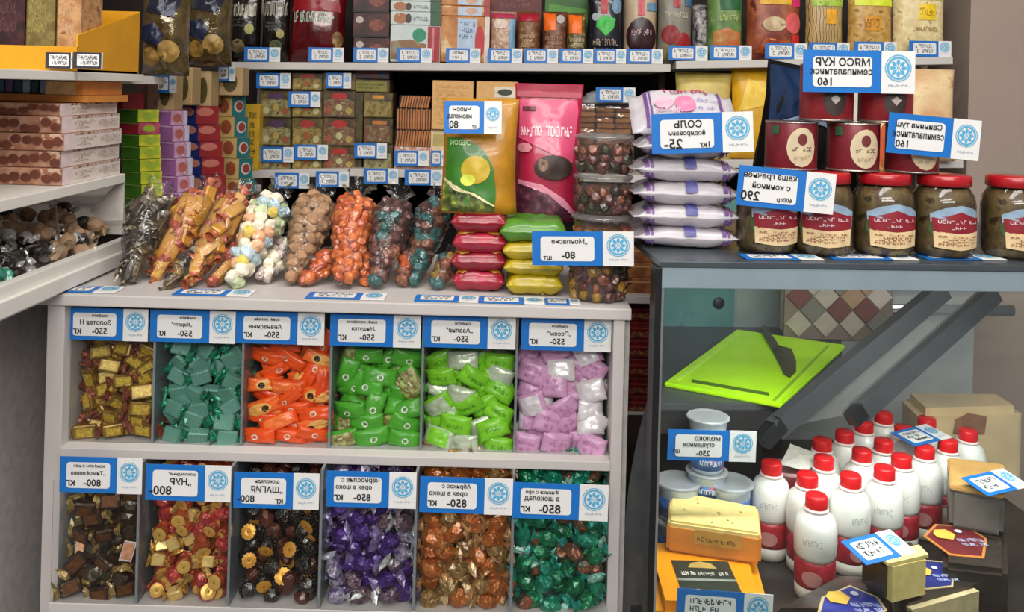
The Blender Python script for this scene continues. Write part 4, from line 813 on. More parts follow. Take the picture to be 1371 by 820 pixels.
# small jar and boxes behind the cans
# ---------------------------------------------------------------- back shelving
BD = 2.10
def shelf_line(p0, p1, D, depth, mat=SHELF, th=.018, name='shelf_board', parent=None):
    a, b = P(*p0, D), P(*p1, D); ang = math.atan2(b.z - a.z, b.x - a.x); L = (b - a).length
    return ob(name, boxme(name, L, depth, th, mat, .001, 1, (L / 2, depth / 2, -th)), parent, a, (0, -ang, 0)), a, b
un = thing('wall_shelving', 'white back wall shelving unit full of packets above the counter', 'shelving')
BK = M('1a1412', .8, var=.2)
_, s1a, s1b = shelf_line((308, 83), (898, 86), BD, .36, parent=un)
_, s2a, s2b = shelf_line((905, 82), (1276, 76), BD, .36, parent=un)
_, s3a, s3b = shelf_line((318, 229), (466, 226), BD, .36, parent=un)
_, s4a, s4b = shelf_line((468, 226), (905, 236), BD, .36, parent=un)
_, s5a, s5b = shelf_line((760, 394), (1000, 401), BD, .36, parent=un)
_, s6a, s6b = shelf_line((760, 556), (1000, 560), BD, .36, parent=un)
_, s7a, s7b = shelf_line((905, 215), (1290, 215), BD, .36, parent=un)
ob('back_board', span('back_board', -.72, 1.07, BD + .37, BD + .38, .3, 2.2, BK), un)
for px in (466, 902):
    a = P(px, 90, BD); ob('upright', span('upright', a.x - .008, a.x + .008, BD + .16, BD + .36, .3, 2.2, M('3a3330', .7)), un)
for px in (325, 1278):
    a = P(px, 90, BD); ob('upright', span('upright', a.x - .01, a.x + .01, BD + .16, BD + .36, .3, 2.0, M('a79c94', .6)), un)
def zon(a, b, x): return a.z + (b.z - a.z) * (x - a.x) / (b.x - a.x) + .0008
def onshelf(sh, px0, px1, D=None): 
    D = D or BD + .03; a, b = sh; return zon(a, b, P((px0 + px1) / 2, 90, D).x)
S1, S2, S3, S4, S5, S6, S7 = (s1a, s1b), (s2a, s2b), (s3a, s3b), (s4a, s4b), (s5a, s5b), (s6a, s6b), (s7a, s7b)
def pk(label, px0, px1, py0, sh, mat, decos=(), seed=0, d=.05, D=None, style='pillow', name='food_packet', cat='packet', rx=-3, **k):
    D = D or BD + .03; return uppouch(name, label, cat, px0, px1, py0, D, onshelf(sh, px0, px1, D), d, mat, decos, seed, style, rx=rx, **k)
def bx(label, px0, px1, py0, py1, D, mat, decos=(), d=.10, name='food_box', cat='box', z0=None, rz=0., group=None, bev=.0015):
    a, b = P((px0 + px1) / 2, py0, D), P((px0 + px1) / 2, py1, D); z0 = b.z if z0 is None else z0; h = a.z - z0; w = (px1 - px0) * D / F
    t = thing(name, label, cat, (a.x, D + d / 2, z0), (0, 0, R(rz)), group); ob('carton', boxme('carton', w, d, h, mat, bev, 1), t); deco(t, flatS(w, h, -d / 2), decos, .0006); return t
nz = lambda a, b, c, s=40., **k: M(a, .45, 0, .2, s, kind='noise', hex2=b, hex3=c, **k)
BLKB = M('17130f', .2, .1, .5, 40, .5, 50, .6)
pk('black glossy packet with pale script beside the gold cellophane bags', 307, 347, -22, S1, BLKB, [('s', .1, .55, .9, .78, 1, M('c9c4b0', .5)), ('e', .7, .42, .16, .07, M('9a9a58', .5)), ('e', .3, .2, .26, .09, nz('4a3a24', '8a7a54', '2a2018')), ('s', .1, .44, .55, .56, 3, M('55544a', .6))], 61)
pk('black glossy packet with pale zigzag print next to the red script packet', 348, 386, -22, S1, BLKB, [('s', .05, .56, .95, .80, 1, M('b9b4a4', .5)), ('e', .75, .36, .14, .06, M('a3985a', .5)), ('s', .2, .38, .9, .52, 3, M('4a4a50', .6)), ('e', .6, .2, .24, .08, nz('3a4a24', '6a6a44', '2a2018'))], 62)
pk('dark red packet with pale green script lettering on the top shelf', 384, 462, -26, S1, M('5e0d14', .22, .1, .4, 18, .4, 30, .6), [('r', .02, .80, .98, .99, M('120c0b', .3)), ('p', [(.05, .62), (.95, .62), (.9, .76), (.1, .78)], M('8a141c', .3), 'red_field'), ('s', .10, .46, .84, .64, 1, M('a9c4b0', .45)), ('e', .9, .28, .09, .1, nz('6a4a24', 'a98a54', '2a2018'))], 63, .06)
zz = onshelf(S1, 473, 523)
for k, (y0, y1) in enumerate(((50, 83), (17, 50), (-14, 17))):
    bx('dark brown wafer packet with small white emblem, ' + ORD[2 - k] + ' of its stack', 473, 522, y0, y1, BD + .03, nz('2a1310', '4a201a', '5d2e26'), [('e', .18, .70, .11, .14, M('b9aea4', .5)), ('e', .66, .5, .22, .24, nz('6a2e22', '8a4a3a', '4a1a16')), ('r', 0, 0, 1, .08, M('150a08', .5), 'painted_shadow_line')], name='wafer_packet', cat='packet', group='dark brown wafer packets')  # dark strip at each packet's foot paints in the shade between packets
for k, (y0, y1) in enumerate(((34, 84), (16, 34), (2, 16), (-14, 2))):
    big = k == 0
    bx(('white packet with vegetable picture and red end, under the flat cookie packets' if big else 'flat white and teal cookie packet, ' + ORD[3 - k] + ' of its stack'), 523, 590, y0, y1 - .3, BD + .03, M('c3cdc9', .45, 0, .08, 30), ([('p', [(.02, .08), (.72, .05), (.72, .5), (.4, .62), (.02, .56)], nz('6a6a4a', '94603f', '8d8a6a', 30.), 'food_picture'), ('r', .75, .02, .99, .98, M('9c2027', .4)), ('e', .58, .74, .14, .18, M('2f8a68', .5)), ('r', .83, .05, .88, .95, M('c9707a', .4), 'stripe')] if big else [('e', .2, .5, .14, .42, nz('9a7a50', 'b05a3a', 'c9a070')), ('e', .36, .5, .06, .36, M('4a3a30', .5)), ('r', .80, .0, 1, 1, M('3a5a40', .5)), ('s', .46, .3, .76, .7, 1, M('8a9aa0', .5))]), name='cookie_packet', cat='packet', group='white cookie packets on the top shelf')
for k, (y0, y1) in enumerate(((22, 84), (8, 22), (-6, 8))):
    big = k == 0
    bx(('wafer packet with blue field and red oval end, bottom of the orange wafer stack' if big else 'flat orange and blue wafer packet, ' + ORD[2 - k] + ' of the orange wafer stack'), 591, 656, y0, y1 - .3, BD + .03, nz('a8662c', 'c98a4a', 'd9c090', 30.), ([('p', [(.34, .30), (.5, .12), (.7, .14), (.74, .96), (.34, .96)], M('aebfd2', .45), 'blue_field'), ('e', .80, .45, .10, .36, M('b51f28', .4)), ('r', .90, .0, 1, 1, M('d9ccc4', .5)), ('s', .38, .5, .7, .9, 3, M('6d86b0', .5))] if big else [('r', .34, .08, .84, .92, M('b5c4d6', .45)), ('e', .62, .5, .12, .3, M('c9a088', .5)), ('r', .88, 0, 1, 1, M('a33038', .45))]), name='wafer_packet', cat='packet', group='orange wafer packets on the top shelf')
bx('brown chocolate carton behind the nut bags', 657, 726, -16, 83, BD + .12, M('5a1a18', .5, 0, .2, 20), [('s', .1, .72, .9, .92, 2, M('8a4a40', .5))], d=.08)
bx('leaf green carton behind the orange stickered bags', 730, 792, -16, 83, BD + .12, M('2f5a1c', .5, 0, .3, 14), [('p', [(.05, .5), (.95, .5), (.9, .72), (.1, .78)], M('4a8a2c', .5), 'leaf_picture')], d=.08)
pk('pink and sky blue nut bag on the top shelf', 656, 692, 14, S1, nz('c8b09a', 'a9785a', 'e0d2c0', 90.), [('r', .05, .86, .95, .98, M('b53a58', .4)), ('r', .78, .04, .98, .84, M('7fb0d6', .45)), ('e', .4, .74, .28, .1, M('d9c4b8', .5))], 64)
pk('brown nut bag with crimson top seal beside the sky blue bag', 693, 724, 14, S1, nz('6a4024', '8a5c38', 'b58a5a', 90.), [('r', .05, .80, .95, .98, M('a81f34', .4)), ('s', .1, .2, .8, .55, 4, M('c9ac80', .5))], 65)
pk('brown nut bag with orange price sticker next to the crimson topped bag', 727, 761, 14, S1, nz('5a3020', '84543a', 'a87a58', 90.), [('r', .06, .62, .52, .96, M('ee6a16', .45), 'sticker'), ('s', .1, .08, .8, .52, 5, M('b5937a', .5)), ('e', .72, .84, .16, .09, M('b9b4ac', .4))], 66)
pk('brown nut bag with orange price sticker beside the navy packet', 760, 787, 16, S1, nz('4a3a20', '7a6a3a', 'c9b48a', 90.), [('r', .08, .58, .74, .96, M('f06c14', .45), 'sticker'), ('s', .12, .08, .9, .5, 4, M('dcc9a0', .5))], 67)
pk('navy black packet with bright green leaf and red ribbon print', 788, 838, -22, S1, M('14141f', .3, 0, .3, 20, .2, 40, .4), [('r', .34, .62, .54, 1, M('b01f2c', .4), 'ribbon'), ('p', [(.22, .46), (.5, .34), (.72, .44), (.78, .56), (.5, .60), (.24, .56)], M('2fae3c', .45), 'leaf_picture'), ('e', .2, .58, .1, .05, M('a9b0b4', .5)), ('e', .80, .72, .14, .1, M('6a8aa4', .5)), ('s', .15, .10, .85, .32, 2, M('b09a8a', .5))], 68)
pk('cream packet with large dark purple berry disc and red ribbon', 838, 884, -22, S1, M('b09a80', .4, 0, .1, 30), [('r', .38, .60, .58, 1, M('c03a48', .4), 'ribbon'), ('e', .5, .34, .46, .24, M('2c1016', .35, 0, .3, 40), 'berry_disc'), ('s', .15, .34, .85, .44, 1, M('c9a8ac', .5)), ('r', .66, .66, .96, .76, M('5a84a4', .5)), ('r', .02, .02, .98, .12, M('1c1414', .4))], 69)
pk('grey packet with red berries picture and red ribbon', 884, 931, -22, S1, M('7a7468', .4, 0, .15, 30), [('r', .40, .70, .62, 1, M('a31f30', .4), 'ribbon'), ('e', .34, .36, .28, .12, M('8a1a1e', .45)), ('e', .72, .28, .24, .11, M('9a1c20', .45)), ('s', .15, .56, .85, .66, 1, M('b9b09c', .5)), ('r', .76, .72, .98, .82, M('3f6a8a', .5)), ('p', [(.1, .05), (.6, .05), (.5, .2), (.2, .24)], M('8a7a50', .5), 'grain_picture')], 70, D=BD + .02)
pk('narrow black and white seed packet between berry and green packets', 930, 951, 5, S2, nz('2a2624', 'b9b4b4', '6a6464', 60.), [], 71, D=BD + .06)
pk('green packet with orange noodle picture on the side shelf', 951, 1000, -22, S2, nz('4a6a2c', '6a8a4a', '8a9a6a', 30.), [('r', .3, .66, .9, .84, M('14582c', .5)), ('p', [(.1, .14), (.92, .12), (.9, .36), (.5, .42), (.12, .36)], nz('c0602c', 'b5884a', 'd9a070', 40.), 'food_picture'), ('s', .2, .50, .85, .60, 1, M('b5c070', .5))], 72)
pk('red brown instant soup packet with yellow block and pink end', 1004, 1080, -22, S2, nz('7a3024', 'a85c34', '5a1c1c', 24.), [('r', .20, .72, .78, .96, M('d9a41e', .45)), ('r', .80, .70, .96, 1, M('c9245a', .45)), ('e', .82, .48, .16, .14, M('d95a5a', .45)), ('e', .46, .46, .22, .10, nz('b0946a', 'd0bc98', '8a6a44')), ('r', .80, .16, .94, .32, M('d0241e', .45)), ('p', [(.14, .08), (.75, .06), (.75, .24), (.3, .28)], nz('c0642c', '8a2a1c', 'd98a4a'), 'food_picture')], 73, .06)
pk('noodle packet with green top and golden strands next to the soup packet', 1084, 1136, -22, S2, M('a88a54', .45, 0, .3, 45, kind='wave', hex2='6a4e28', hex3='d0b47a'), [('r', .1, .70, .95, .98, nz('7aa82c', 'b5c94a', '4a8a24')), ('r', .46, .46, .74, .66, M('e0a01c', .45))], 74)
pk('noodle packet with bright yellow top and green oval', 1141, 1203, -22, S2, nz('b0843c', 'd0a860', '8a6428', 50.), [('r', .1, .70, .95, .99, M('d6e030', .45)), ('e', .55, .90, .22, .08, M('2f9a3c', .45)), ('r', .3, .36, .66, .56, M('d09018', .45)), ('s', .3, .38, .66, .54, 1, M('8a5a10', .5))], 75)
pk('pale straw noodle packet with yellow badge by the taupe wall', 1202, 1274, -22, S2, nz('d9c088', 'e8d8a8', 'b09658', 60.), [('r', .05, .78, .95, .99, nz('a8b83c', 'd0d860', '7a9a2c')), ('r', .42, .50, .76, .72, M('ecc81e', .45)), ('s', .44, .54, .74, .68, 1, M('b07a14', .5)), ('s', .3, .34, .8, .42, 1, M('a88a5a', .5))], 76)
names_top = [(327, 375, 'black zigzag packet'), (413, 460, 'dark red script packet'), (473, 520, 'dark brown wafer packets'), (531, 578, 'white vegetable packet'), (597, 643, 'orange wafer packets'), (653, 699, 'sky blue nut bag'), (701, 747, 'crimson topped nut bag'), (749, 794, 'orange stickered nut bags'), (795, 838, 'navy leaf packet'), (839, 887, 'purple berry packet'), (895, 947, 'grey red-berry packet'), (950, 1006, 'green noodle packet'), (1024, 1080, 'red brown soup packet'), (1083, 1137, 'golden strand noodles'), (1143, 1200, 'yellow topped noodles'), (1217, 1273, 'pale straw noodles')]
TT = ()
for px0, px1, w_ in names_top:
    sh = S1 if px1 < 900 else S2; D = BD + .006; a = P((px0 + px1) / 2, 73, D); hh = .034 if px0 < 1000 else .037
    price_tag('small blue price tag on the top shelf under the ' + w_, (px1 - px0) * D / F, hh, (a.x, D, zon(*sh, a.x) + hh / 2 + .0005), (R(-2), R(-.4), 0), None, 'shelf tags on the top shelf', 2, .70, (.10, .14, .64, .86))
# --- second level: tea boxes
TEA = [nz('3a2a1a', '5a4426', '6d5a30', 40.), nz('2e241a', '54461f', '4a2a1c', 40.), nz('43351c', '6a5a2c', '35331c', 40.)]
FRU = [nz('6a5f34', '9a9468', '4a3420', 90.), nz('6d5820', '9a8448', '45501e', 90.), nz('7a6d48', '6a2c20', '9a9068', 90.)]
rows = [(196, 228), (158, 196), (121, 158), (97, 121)]
cols = [(349, 391, 'purple capped'), (391, 433, 'red capped'), (433, 477, 'red striped')]
for ci, (c0, c1, cn) in enumerate(cols):
    for ri, (y0, y1) in enumerate(rows):
        z0 = None
        bx(cn + ' dried fruit tea box, ' + ORD[3 - ri] + ' of its column', c0, c1 - .6, y0 + .4, y1, BD + .03, TEA[(ci + ri) % 3], [('p', [(.04, .06), (.96, .06), (.96, .62), (.7, .72), (.3, .72), (.04, .62)], FRU[ci], 'fruit_picture'), ('e', .5, .80, .26, .13, M(('4a3050', '9a2a24', 'a82420')[ci], .45), 'cap_badge')] + [('e', .2 + .3 * q, .26 + .12 * (q % 2), .10, .13, M(('b5ab80', 'a89048', '944c2c')[(q + ci) % 3], .5), 'fruit_dot') for q in range(3)], d=.08, name='tea_box', group='dried fruit tea boxes')
for ri, (y0, y1) in enumerate(((193, 228), (158, 193), (124, 158), (106, 124), (86, 106))):
    bx(('olive labelled' if ri == 3 else 'navy topped' if ri == 4 else 'dark orange banded') + ' tea box, ' + ORD[4 - ri] + ' of the column under the shelf joint', 487 if ri < 3 else 474, 526 if ri < 3 else 522, y0 + .4, y1, BD + (.03 if ri < 3 else .034), TEA[ri % 3] if ri < 4 else nz('1a1a24', '3a2430', '24304a'), [[('r', .05, .06, .95, .66, FRU[0], 'fruit_picture'), ('r', .25, .74, .75, .88, M('c98a2c', .45))], [('r', .05, .1, .9, .7, FRU[2], 'fruit_picture'), ('r', .3, .76, .8, .9, M('b5702c', .45))], [('r', .05, .06, .95, .66, FRU[1], 'fruit_picture'), ('r', .3, .78, .7, .9, M('c98a2c', .45))], [('r', .04, .1, .92, .9, M('7d7a2c', .5)), ('s', .1, .25, .86, .75, 2, M('3a3a14', .5))], [('r', .2, .2, .7, .7, M('6a2a34', .5)), ('e', .8, .5, .1, .3, M('2c4a70', .5))]][ri], d=.08, name='tea_box', group='dark tea boxes')
bx('narrow dark brown box side beside the orange banded tea boxes', 476, 487, 124, 227, BD + .035, TEA[1], [], d=.07)
bx('narrow upright yellow box with brown letters beside the tea boxes', 328, 348, 140, 229, BD + .0, M('c9a02a', .45, 0, .15, 30), [('s', .3, .1, .8, .9, 6, M('4a3414', .5))], d=.09)
# crackers and wafer boxes
BIS = [M('b5783f', .6, 0, .15, 60), M('c68c54', .6, 0, .15, 60)]
def biscuit_pack(label, px0, px1, y0, y1, n, slant):
    D = BD + .04; a, b = P((px0 + px1) / 2, y0, D), P((px0 + px1) / 2, y1, D); w = (px1 - px0) * D / F; h = a.z - b.z
    t = thing('biscuit_pack', label, 'biscuits', (a.x, D + .03, b.z + .0005), (0, 0, 0), 'packs of upright biscuits')
    me = boxme('biscuit', w / n * .72, .055, h * .97, BIS[0], .0012, 1); me2 = boxme('biscuit', w / n * .72, .055, h * .93, BIS[1], .0012, 1)
    for q in range(n): ob('biscuit', me if q % 2 else me2, t, (-w / 2 + (q + .5) * w / n, rnd.uniform(-.002, .002), 0), (0, R(slant), 0))
    ob('wrapper', boxme('wrapper', w + .003, .06, h, film('fff6ec', .05, .02, .4, 40.), .002, 1), t)
biscuit_pack('pack of slanted upright biscuits, topmost of three', 535, 574, 128, 145, 11, 10); biscuit_pack('pack of straight upright biscuits, middle of three', 531, 577, 145, 174, 13, 0); biscuit_pack('pack of slightly slanted biscuits, lowest of three', 529, 576, 174, 197, 13, 6)
bx('white speckled carton under the biscuit packs', 528, 578, 197, 229, BD + .035, nz('d0c4b8', 'b0685a', 'e2dcd4', 60.), [], d=.07)
WAF = M('d9a96a', .6, 0, .06, 90, .15, 200)
bx('pale tan wafer box standing beside the biscuits', 579, 634, 108, 174, BD + .03, WAF, [('s', .08, .08, .92, .92, 10, M('cf9c5c', .6))], d=.08)
bx('cream carton under the tan wafer box', 577, 640, 174, 230, BD + .04, M('d9c49a', .6, 0, .12, 30), [('r', .05, .6, .5, .9, M('b5a060', .5))], d=.07)
bx('pale tan wafer box with small dark badge behind the lemon pouch', 638, 694, 109, 172, BD + .03, WAF, [('r', .44, .66, .94, .88, M('e0d6c0', .5), 'badge'), ('e', .69, .77, .18, .07, M('3a4034', .5)), ('s', .06, .08, .94, .6, 7, M('cf9c5c', .6))], d=.08)
bx('dark carton under the badge wafer box', 640, 760, 172, 232, BD + .04, M('3a2a20', .6, 0, .2), [], d=.07)
# clear wrapped rusks on the shelf
D = BD + .03; a, b = P(812, 122, D), P(812, 233, D)
t = thing('rusk_bag', 'clear bag of stacked brown rusks with knotted white top', 'bag', (a.x, D + .05, b.z), (0, 0, 0)); RU = [M(c, .7, 0, .2, 60, .2, 80) for c in ('8a5c34', '7a4c2a', '9a6c40')]
rm = [boxme('rusk', .043, .07, .0125, m, .003, 1) for m in RU]
for cx_ in (-.046, 0, .046):
    for k in range(12): ob('rusk', rnd.choice(rm), t, (cx_ + rnd.uniform(-.002, .002), rnd.uniform(-.004, .004), k * .0132 + .001), (0, R(rnd.uniform(-3, 3)), R(rnd.uniform(-5, 5))))
ob('film', boxme('film', .145, .085, .168, film('fff8ee', .07, .04, .9, 40.), .012, 2), t)
ob('gathered_top', lathe('gathered_top', [(.066, .166), (.05, .176), (.045, .19), (.03, .196)], film('ffffff', .10, .30, .9, 60.), 18, True, 1, .5, .25, 3), t)
price_tag('small blue price tag on the white top of the rusk bag', .093, .035, P(824, 127, BD + .018), (0, R(-.5), 0), None, None, 2, .70, (.10, .14, .64, .86))
t = thing('snack_bag', 'clear crinkled snack bag peeking over the crimson pouch', 'bag', P(738, 134, BD + .03) + Vector((0, .03, -.03)))
ob('film', lathe('film', [(.05, -.14), (.06, -.05), (.055, .02), (.03, .05), (.004, .066)], film('fffaf5', .10, .10, .9, 60.), 18, True, 1, .5, .25, 9), t); ob('filling', lathe('filling', [(.04, -.14), (.05, -.05), (.045, .005), (.01, .025)], nz('4a3028', '7a5a48', '2c1c18', 60.), 14, True, 1, .5, .2, 4), t)
tl = [(343, 389, 108, 'top row of tea boxes at the purple caps'), (436, 470, 108, 'top row of tea boxes at the red stripes'), (386, 429, 133, 'second row of tea boxes'), (348, 393, 207, 'bottom purple capped tea box'), (394, 439, 204, 'bottom red capped tea box'), (474, 518, 202, 'lowest orange banded tea box'), (528, 574, 212, 'white speckled carton'), (577, 596, 212, 'cream carton')]
for px0, px1, py, w_ in tl:
    price_tag('small price tag in front of the ' + w_, (px1 - px0) * BD / F, .036, P((px0 + px1) / 2, py, BD + .018), (0, R(-.8), 0), None, 'shelf tags on the middle shelf', 2, .70, (.10, .14, .64, .86))
for px0, px1, py, w_ in ((368, 414, 242, 'below the purple capped tea boxes'), (423, 467, 240, 'below the red striped tea boxes'), (487, 533, 236, 'below the orange banded tea boxes'), (542, 592, 238, 'below the biscuit packs')):
    price_tag('small blue price tag hanging from the shelf edge ' + w_, (px1 - px0) * BD / F, .036, P((px0 + px1) / 2, py, BD - .006), (0, R(-.8), 0), None, 'hanging tags on the middle shelf', 2, .70, (.10, .14, .64, .86))
# --- packets behind the salt and cans
D7 = BD + .02
pk('pale yellow packet behind the salt bag', 908, 985, 97, S7, M('cfb868', .45, 0, .2, 26, .2, 40), [('r', .05, .3, .95, .6, M('b5a050', .5))], 81, D=D7)
pk('golden yellow packet with dark dots beside the black bag', 984, 1048, 88, S7, M('d9a41c', .4, 0, .15, 26, .2, 40), [('e', .12, .34, .08, .08, M('2c2418', .5)), ('e', .28, .28, .07, .09, M('2c2418', .5)), ('p', [(.1, .5), (.9, .6), (.8, .8), (.3, .86)], M('e8c040', .4), 'picture_field')], 82, D=D7)
D = 1.44; a = P(1052, 84, D); h_ = a.z - FZ
t = thing('black_bag', 'black and navy plastic bag slumped behind the meat cans', 'bag', (a.x, D, FZ + .001), (R(-6), R(10), R(8)))
ob('bag_body', pouchme('bag_body', .125, h_, .09, M('0b0b0d', .6, 0, .4, 20, .5, 26), 'stand', 33, .012, 14), t); S = pouchS(.125, h_, .09, 'stand', 33, .012)
deco(t, S, [('p', [(.03, .60), (.5, .70), (.97, .66), (.97, .97), (.03, .97)], M('0f2342', .6, 0, .3, 20, .4, 26), 'navy_top'), ('p', [(.03, .57), (.5, .67), (.97, .63), (.97, .655), (.5, .695), (.03, .595)], M('6a7a90', .4), 'piping'), ('p', [(.02, .30), (.6, .40), (.6, .415), (.02, .318)], M('5a6a80', .4), 'piping')], .002)
for c_ in ('0b0b0d', '0f2342'):
    for k_, m_ in MC.items():
        if k_[0] == c_: m_.node_tree.nodes['Principled BSDF'].inputs['Specular IOR Level'].default_value = .12
pk('orange and cream chicken soup packet with green leaf by the taupe wall', 1216, 1288, 92, S7, nz('d9a878', 'ecd0a0', 'c9783c', 14.), [('r', .03, .04, .97, .42, M('e08a5c', .45)), ('e', .4, .22, .26, .09, M('2a8a4a', .45)), ('p', [(.08, .1), (.5, .12), (.4, .36), (.1, .38)], M('e6d070', .45), 'picture_field')], 83, D=BD - .05)
bx('white carton seen between the upper meat cans', 1134, 1158, 92, 215, BD + .03, M('dcd2c4', .5), [('r', .2, .1, .8, .4, M('c9b8a4', .5))], d=.06)
for px, w_ in ((1098, 'first gap of the lower cans'), (1184, 'second gap of the lower cans')):
    bx('orange and cream striped carton seen through the ' + w_, px - 12, px + 14, 150, 218, 1.50, nz('d9a060', 'e8d0a0', 'b5502c', 30.), [('r', .1, .0, .9, .22, M('5a7aa8', .5)), ('e', .5, .7, .3, .2, M('c9582c', .5)), ('s', .1, .3, .9, .6, 2, M('b5602c', .5))], d=.05, z0=FZ + .001)
# --- lower shelves seen in the gap between counter and fridge
zz = [P(862, 394, BD).z + .001, P(862, 559, BD).z + .001]
for k, (y0, y1) in enumerate(((372, 394), (352, 372), (330, 352))):
    bx('brown wrapped loaf packet in the gap beside the salt, ' + ORD[2 - k], 838, 892, y0 + .5, y1 + .6, BD + .03, nz('6a3c22', '9a6038', '4a2a1a', 30.), [('r', 0, .7, 1, .78, M('b5845a', .4), 'wrap_seam')], d=.10, name='loaf_packet', cat='packet')
for k in range(6):
    y1 = 556 - k * 25
    bx('deep red packet in the gap beside the fridge, ' + ORD[5 - k], 838, 892, y1 - 24.4, y1, BD + .03, nz('4a0e12', '7a161c', '2c080a', 30.), [('r', 0, .62, 1, .70, M('9a3a34', .4), 'wrap_seam'), ('s', .1, .15, .9, .5, 1, M('a87a4a', .5))], d=.10, name='red_packet', cat='packet')
# ---------------------------------------------------------------- side shelving along the end wall
XS = -.600
su = thing('side_shelving', 'white side shelving unit running back beside the counter end', 'shelving')
SW = M('e2ddd6', .45, var=.04, scale=10); zl1, zl2, zl3 = E - .262, E - .147, P(120, 97, 1.30).z
ob('tray_board', span('tray_board', -1.0, XS - .002, .70, 1.42, zl1 - .03, zl1 - .016, SW), su)
ob('tray_rail', span('tray_rail', XS - .014, XS, .70, 1.42, zl1 - .018, zl1 + .012, SW, .001), su)
ob('tray_rail_lip', span('tray_rail_lip', XS, XS + .008, .70, 1.40, zl1 - .024, zl1 - .004, SW, .001), su)
ob('shelf_board', span('shelf_board', -1.0, XS, .70, 1.40, zl2 - .014, zl2, SW, .001), su)
ob('shelf_board', span('shelf_board', -1.0, XS + .0, .70, 1.46, zl3 - .012, zl3, SW, .001), su)
ob('shelf_board', span('shelf_board', -1.0, XS - .02, 1.46, 1.60, zl3 - .016, zl3 - .002, SW, .001), su)
ob('shelf_board', span('shelf_board', -1.0, XS + .03, 1.43, 2.06, E - .248, E - .234, SW, .001), su)
ob('back_board', span('back_board', -1.02, -1.0, .70, 2.1, 0, 2.3, M('4a403a', .7)), su)
ob('base_body', span('base_body', -1.0, -.70, .70, 2.06, 0, zl1 - .03, M('cfcac6', .5)), su)
br = [Vector((x, 1.40 + dy, z)) for dy in (0, .004) for x, z in ((XS - .002, zl2 - .014), (XS - .002, zl1 + .042), (XS - .035, zl1 + .04), (XS - .055, zl1 + .055), (XS - .012, zl2 - .014))]
ob('bracket', mesh('bracket', br, [(0, 1, 2, 3, 4), (9, 8, 7, 6, 5)] + [(i, i + 5, (i + 1) % 5 + 5, (i + 1) % 5) for i in range(5)], M('c9c2ba', .5)), su)
for y in (1.12, 1.27): ob('wire_rod', bar('wire_rod', (XS - .03, y, zl1 - .01), (XS - .045, y, zl2 - .014), .002, .002, M('8a8580', .4, .5)), su)
# loose sweets in the tray
kd = [([proto('bonbon', seed=q, size=(.012, .009, .010), m=foil('2a2622', .25, .5), e=foil('d8d6d0', .25), two=True) for q in range(3)], 'black and white twist sweet loose in the side tray'), ([proto('bonbon', seed=q + 9, size=(.012, .009, .010), m=foil('d0cec8', .3, .4), e=foil('b9b4ac', .25)) for q in range(3)], 'silver white twist sweet loose in the side tray'), ([proto('bonbon', seed=q + 5, size=(.012, .009, .010), m=foil('2f8a74', .25, .4), e=foil('9ad0c0', .25)) for q in range(2)], 'teal twist sweet loose in the side tray'),
      ([proto('bonbon', seed=q + 2, size=(.014, .011, .012), m=M('a88668', .6, 0, .3, 60, .3, 80), e=foil('c9b49a', .3)) for q in range(3)], 'beige wrapped sweet heaped under the side shelf')]
r = random.Random(5)
for k in range(150):
    y = r.uniform(.98, 1.40); x = XS - .024 - r.random() ** 1.2 * .15; f = (y - 1.2) / .2
    hz = .006 + .030 * r.random() + (XS - .024 - x) * .25 + (.022 * max(0, f) if y > 1.22 else 0)
    g = 3 if (y > 1.25 and r.random() < .75) else r.choice((0, 0, 1, 1, 2) if y < 1.14 else (0, 0, 1, 0))
    ps, lab = kd[g]; put('loose_sweet', r.choice(ps), (x, y, zl1 - .010 + hz), Euler((r.uniform(0, 6), r.uniform(-.6, .6), r.uniform(0, 6))).to_matrix().to_4x4(), None, lab + (', close to the rail' if x > XS - .06 else ', deep in the tray' if x < XS - .12 else '') + (', near end' if y < 1.1 else ', far end' if y > 1.3 else ''), 'candy', 'loose sweets in the side tray')
# stack of cookie boxes on the side shelf
COK = nz('c99a80', 'a8684a', 'e0bfa8', 60.); END = M('e6d8d0', .5, 0, .05, 30)
zz = zl2 + .0005; hs = [.0240, .0236, .0232, .0230, .0175]; y0, y1, x1 = 1.215, 1.395, XS - .008
for k, hh in enumerate(hs):
    dy = (0, .002, -.002, .003, .012)[k]; dx = (0, -.003, .002, -.004, -.012)[k]
    t = thing('cookie_box', 'pink white cookie carton, ' + ORD[4 - k] + ' of the carton stack on the side shelf', 'box', (x1 + dx - .13, (y0 + y1) / 2 + dy, zz), (0, 0, 0), 'cookie cartons stacked on the side shelf')
    ob('carton', boxme('carton', .26, y1 - y0, hh - .0006, COK, .001, 1), t)
    yy = (y1 - y0) / 2
    SF = lambda u, v, o=0: Vector(((u - .5) * .26, -yy - .0004 - o, v * (hh - .0006))); SE = lambda u, v, o=0: Vector((.1304 + o, (u - .5) * yy * 2, v * (hh - .0006)))
    q = random.Random(k)
    deco(t, SF, [('e', u, q.uniform(.25, .75), .028, .26, M('6e3826', .6, 0, .2, 60), 'cookie_picture') for u in (.50, .56, .66, .71, .76, .82, .87, .93, .98)] + [('e', .60, .5, .06, .46, nz('a8704a', 'd9b090', '8a5436', 30.), 'biscuit_picture')])
    deco(t, SE, [('r', .0, .0, 1, 1, END, 'end_panel'), ('r', .0, .86, 1, 1, nz('8a5a48', 'e0ccc4', '5a3428', 90.), 'cookie_border'), ('r', .0, .0, .16, 1, M('e4cfd0', .5), 'pink_strip'), ('s', .2, .2, .56, .74, 4, M('b9a8a4', .6)), ('s', .60, .2, .96, .74, 4, M('b9a8a4', .6))])
    zz += hh
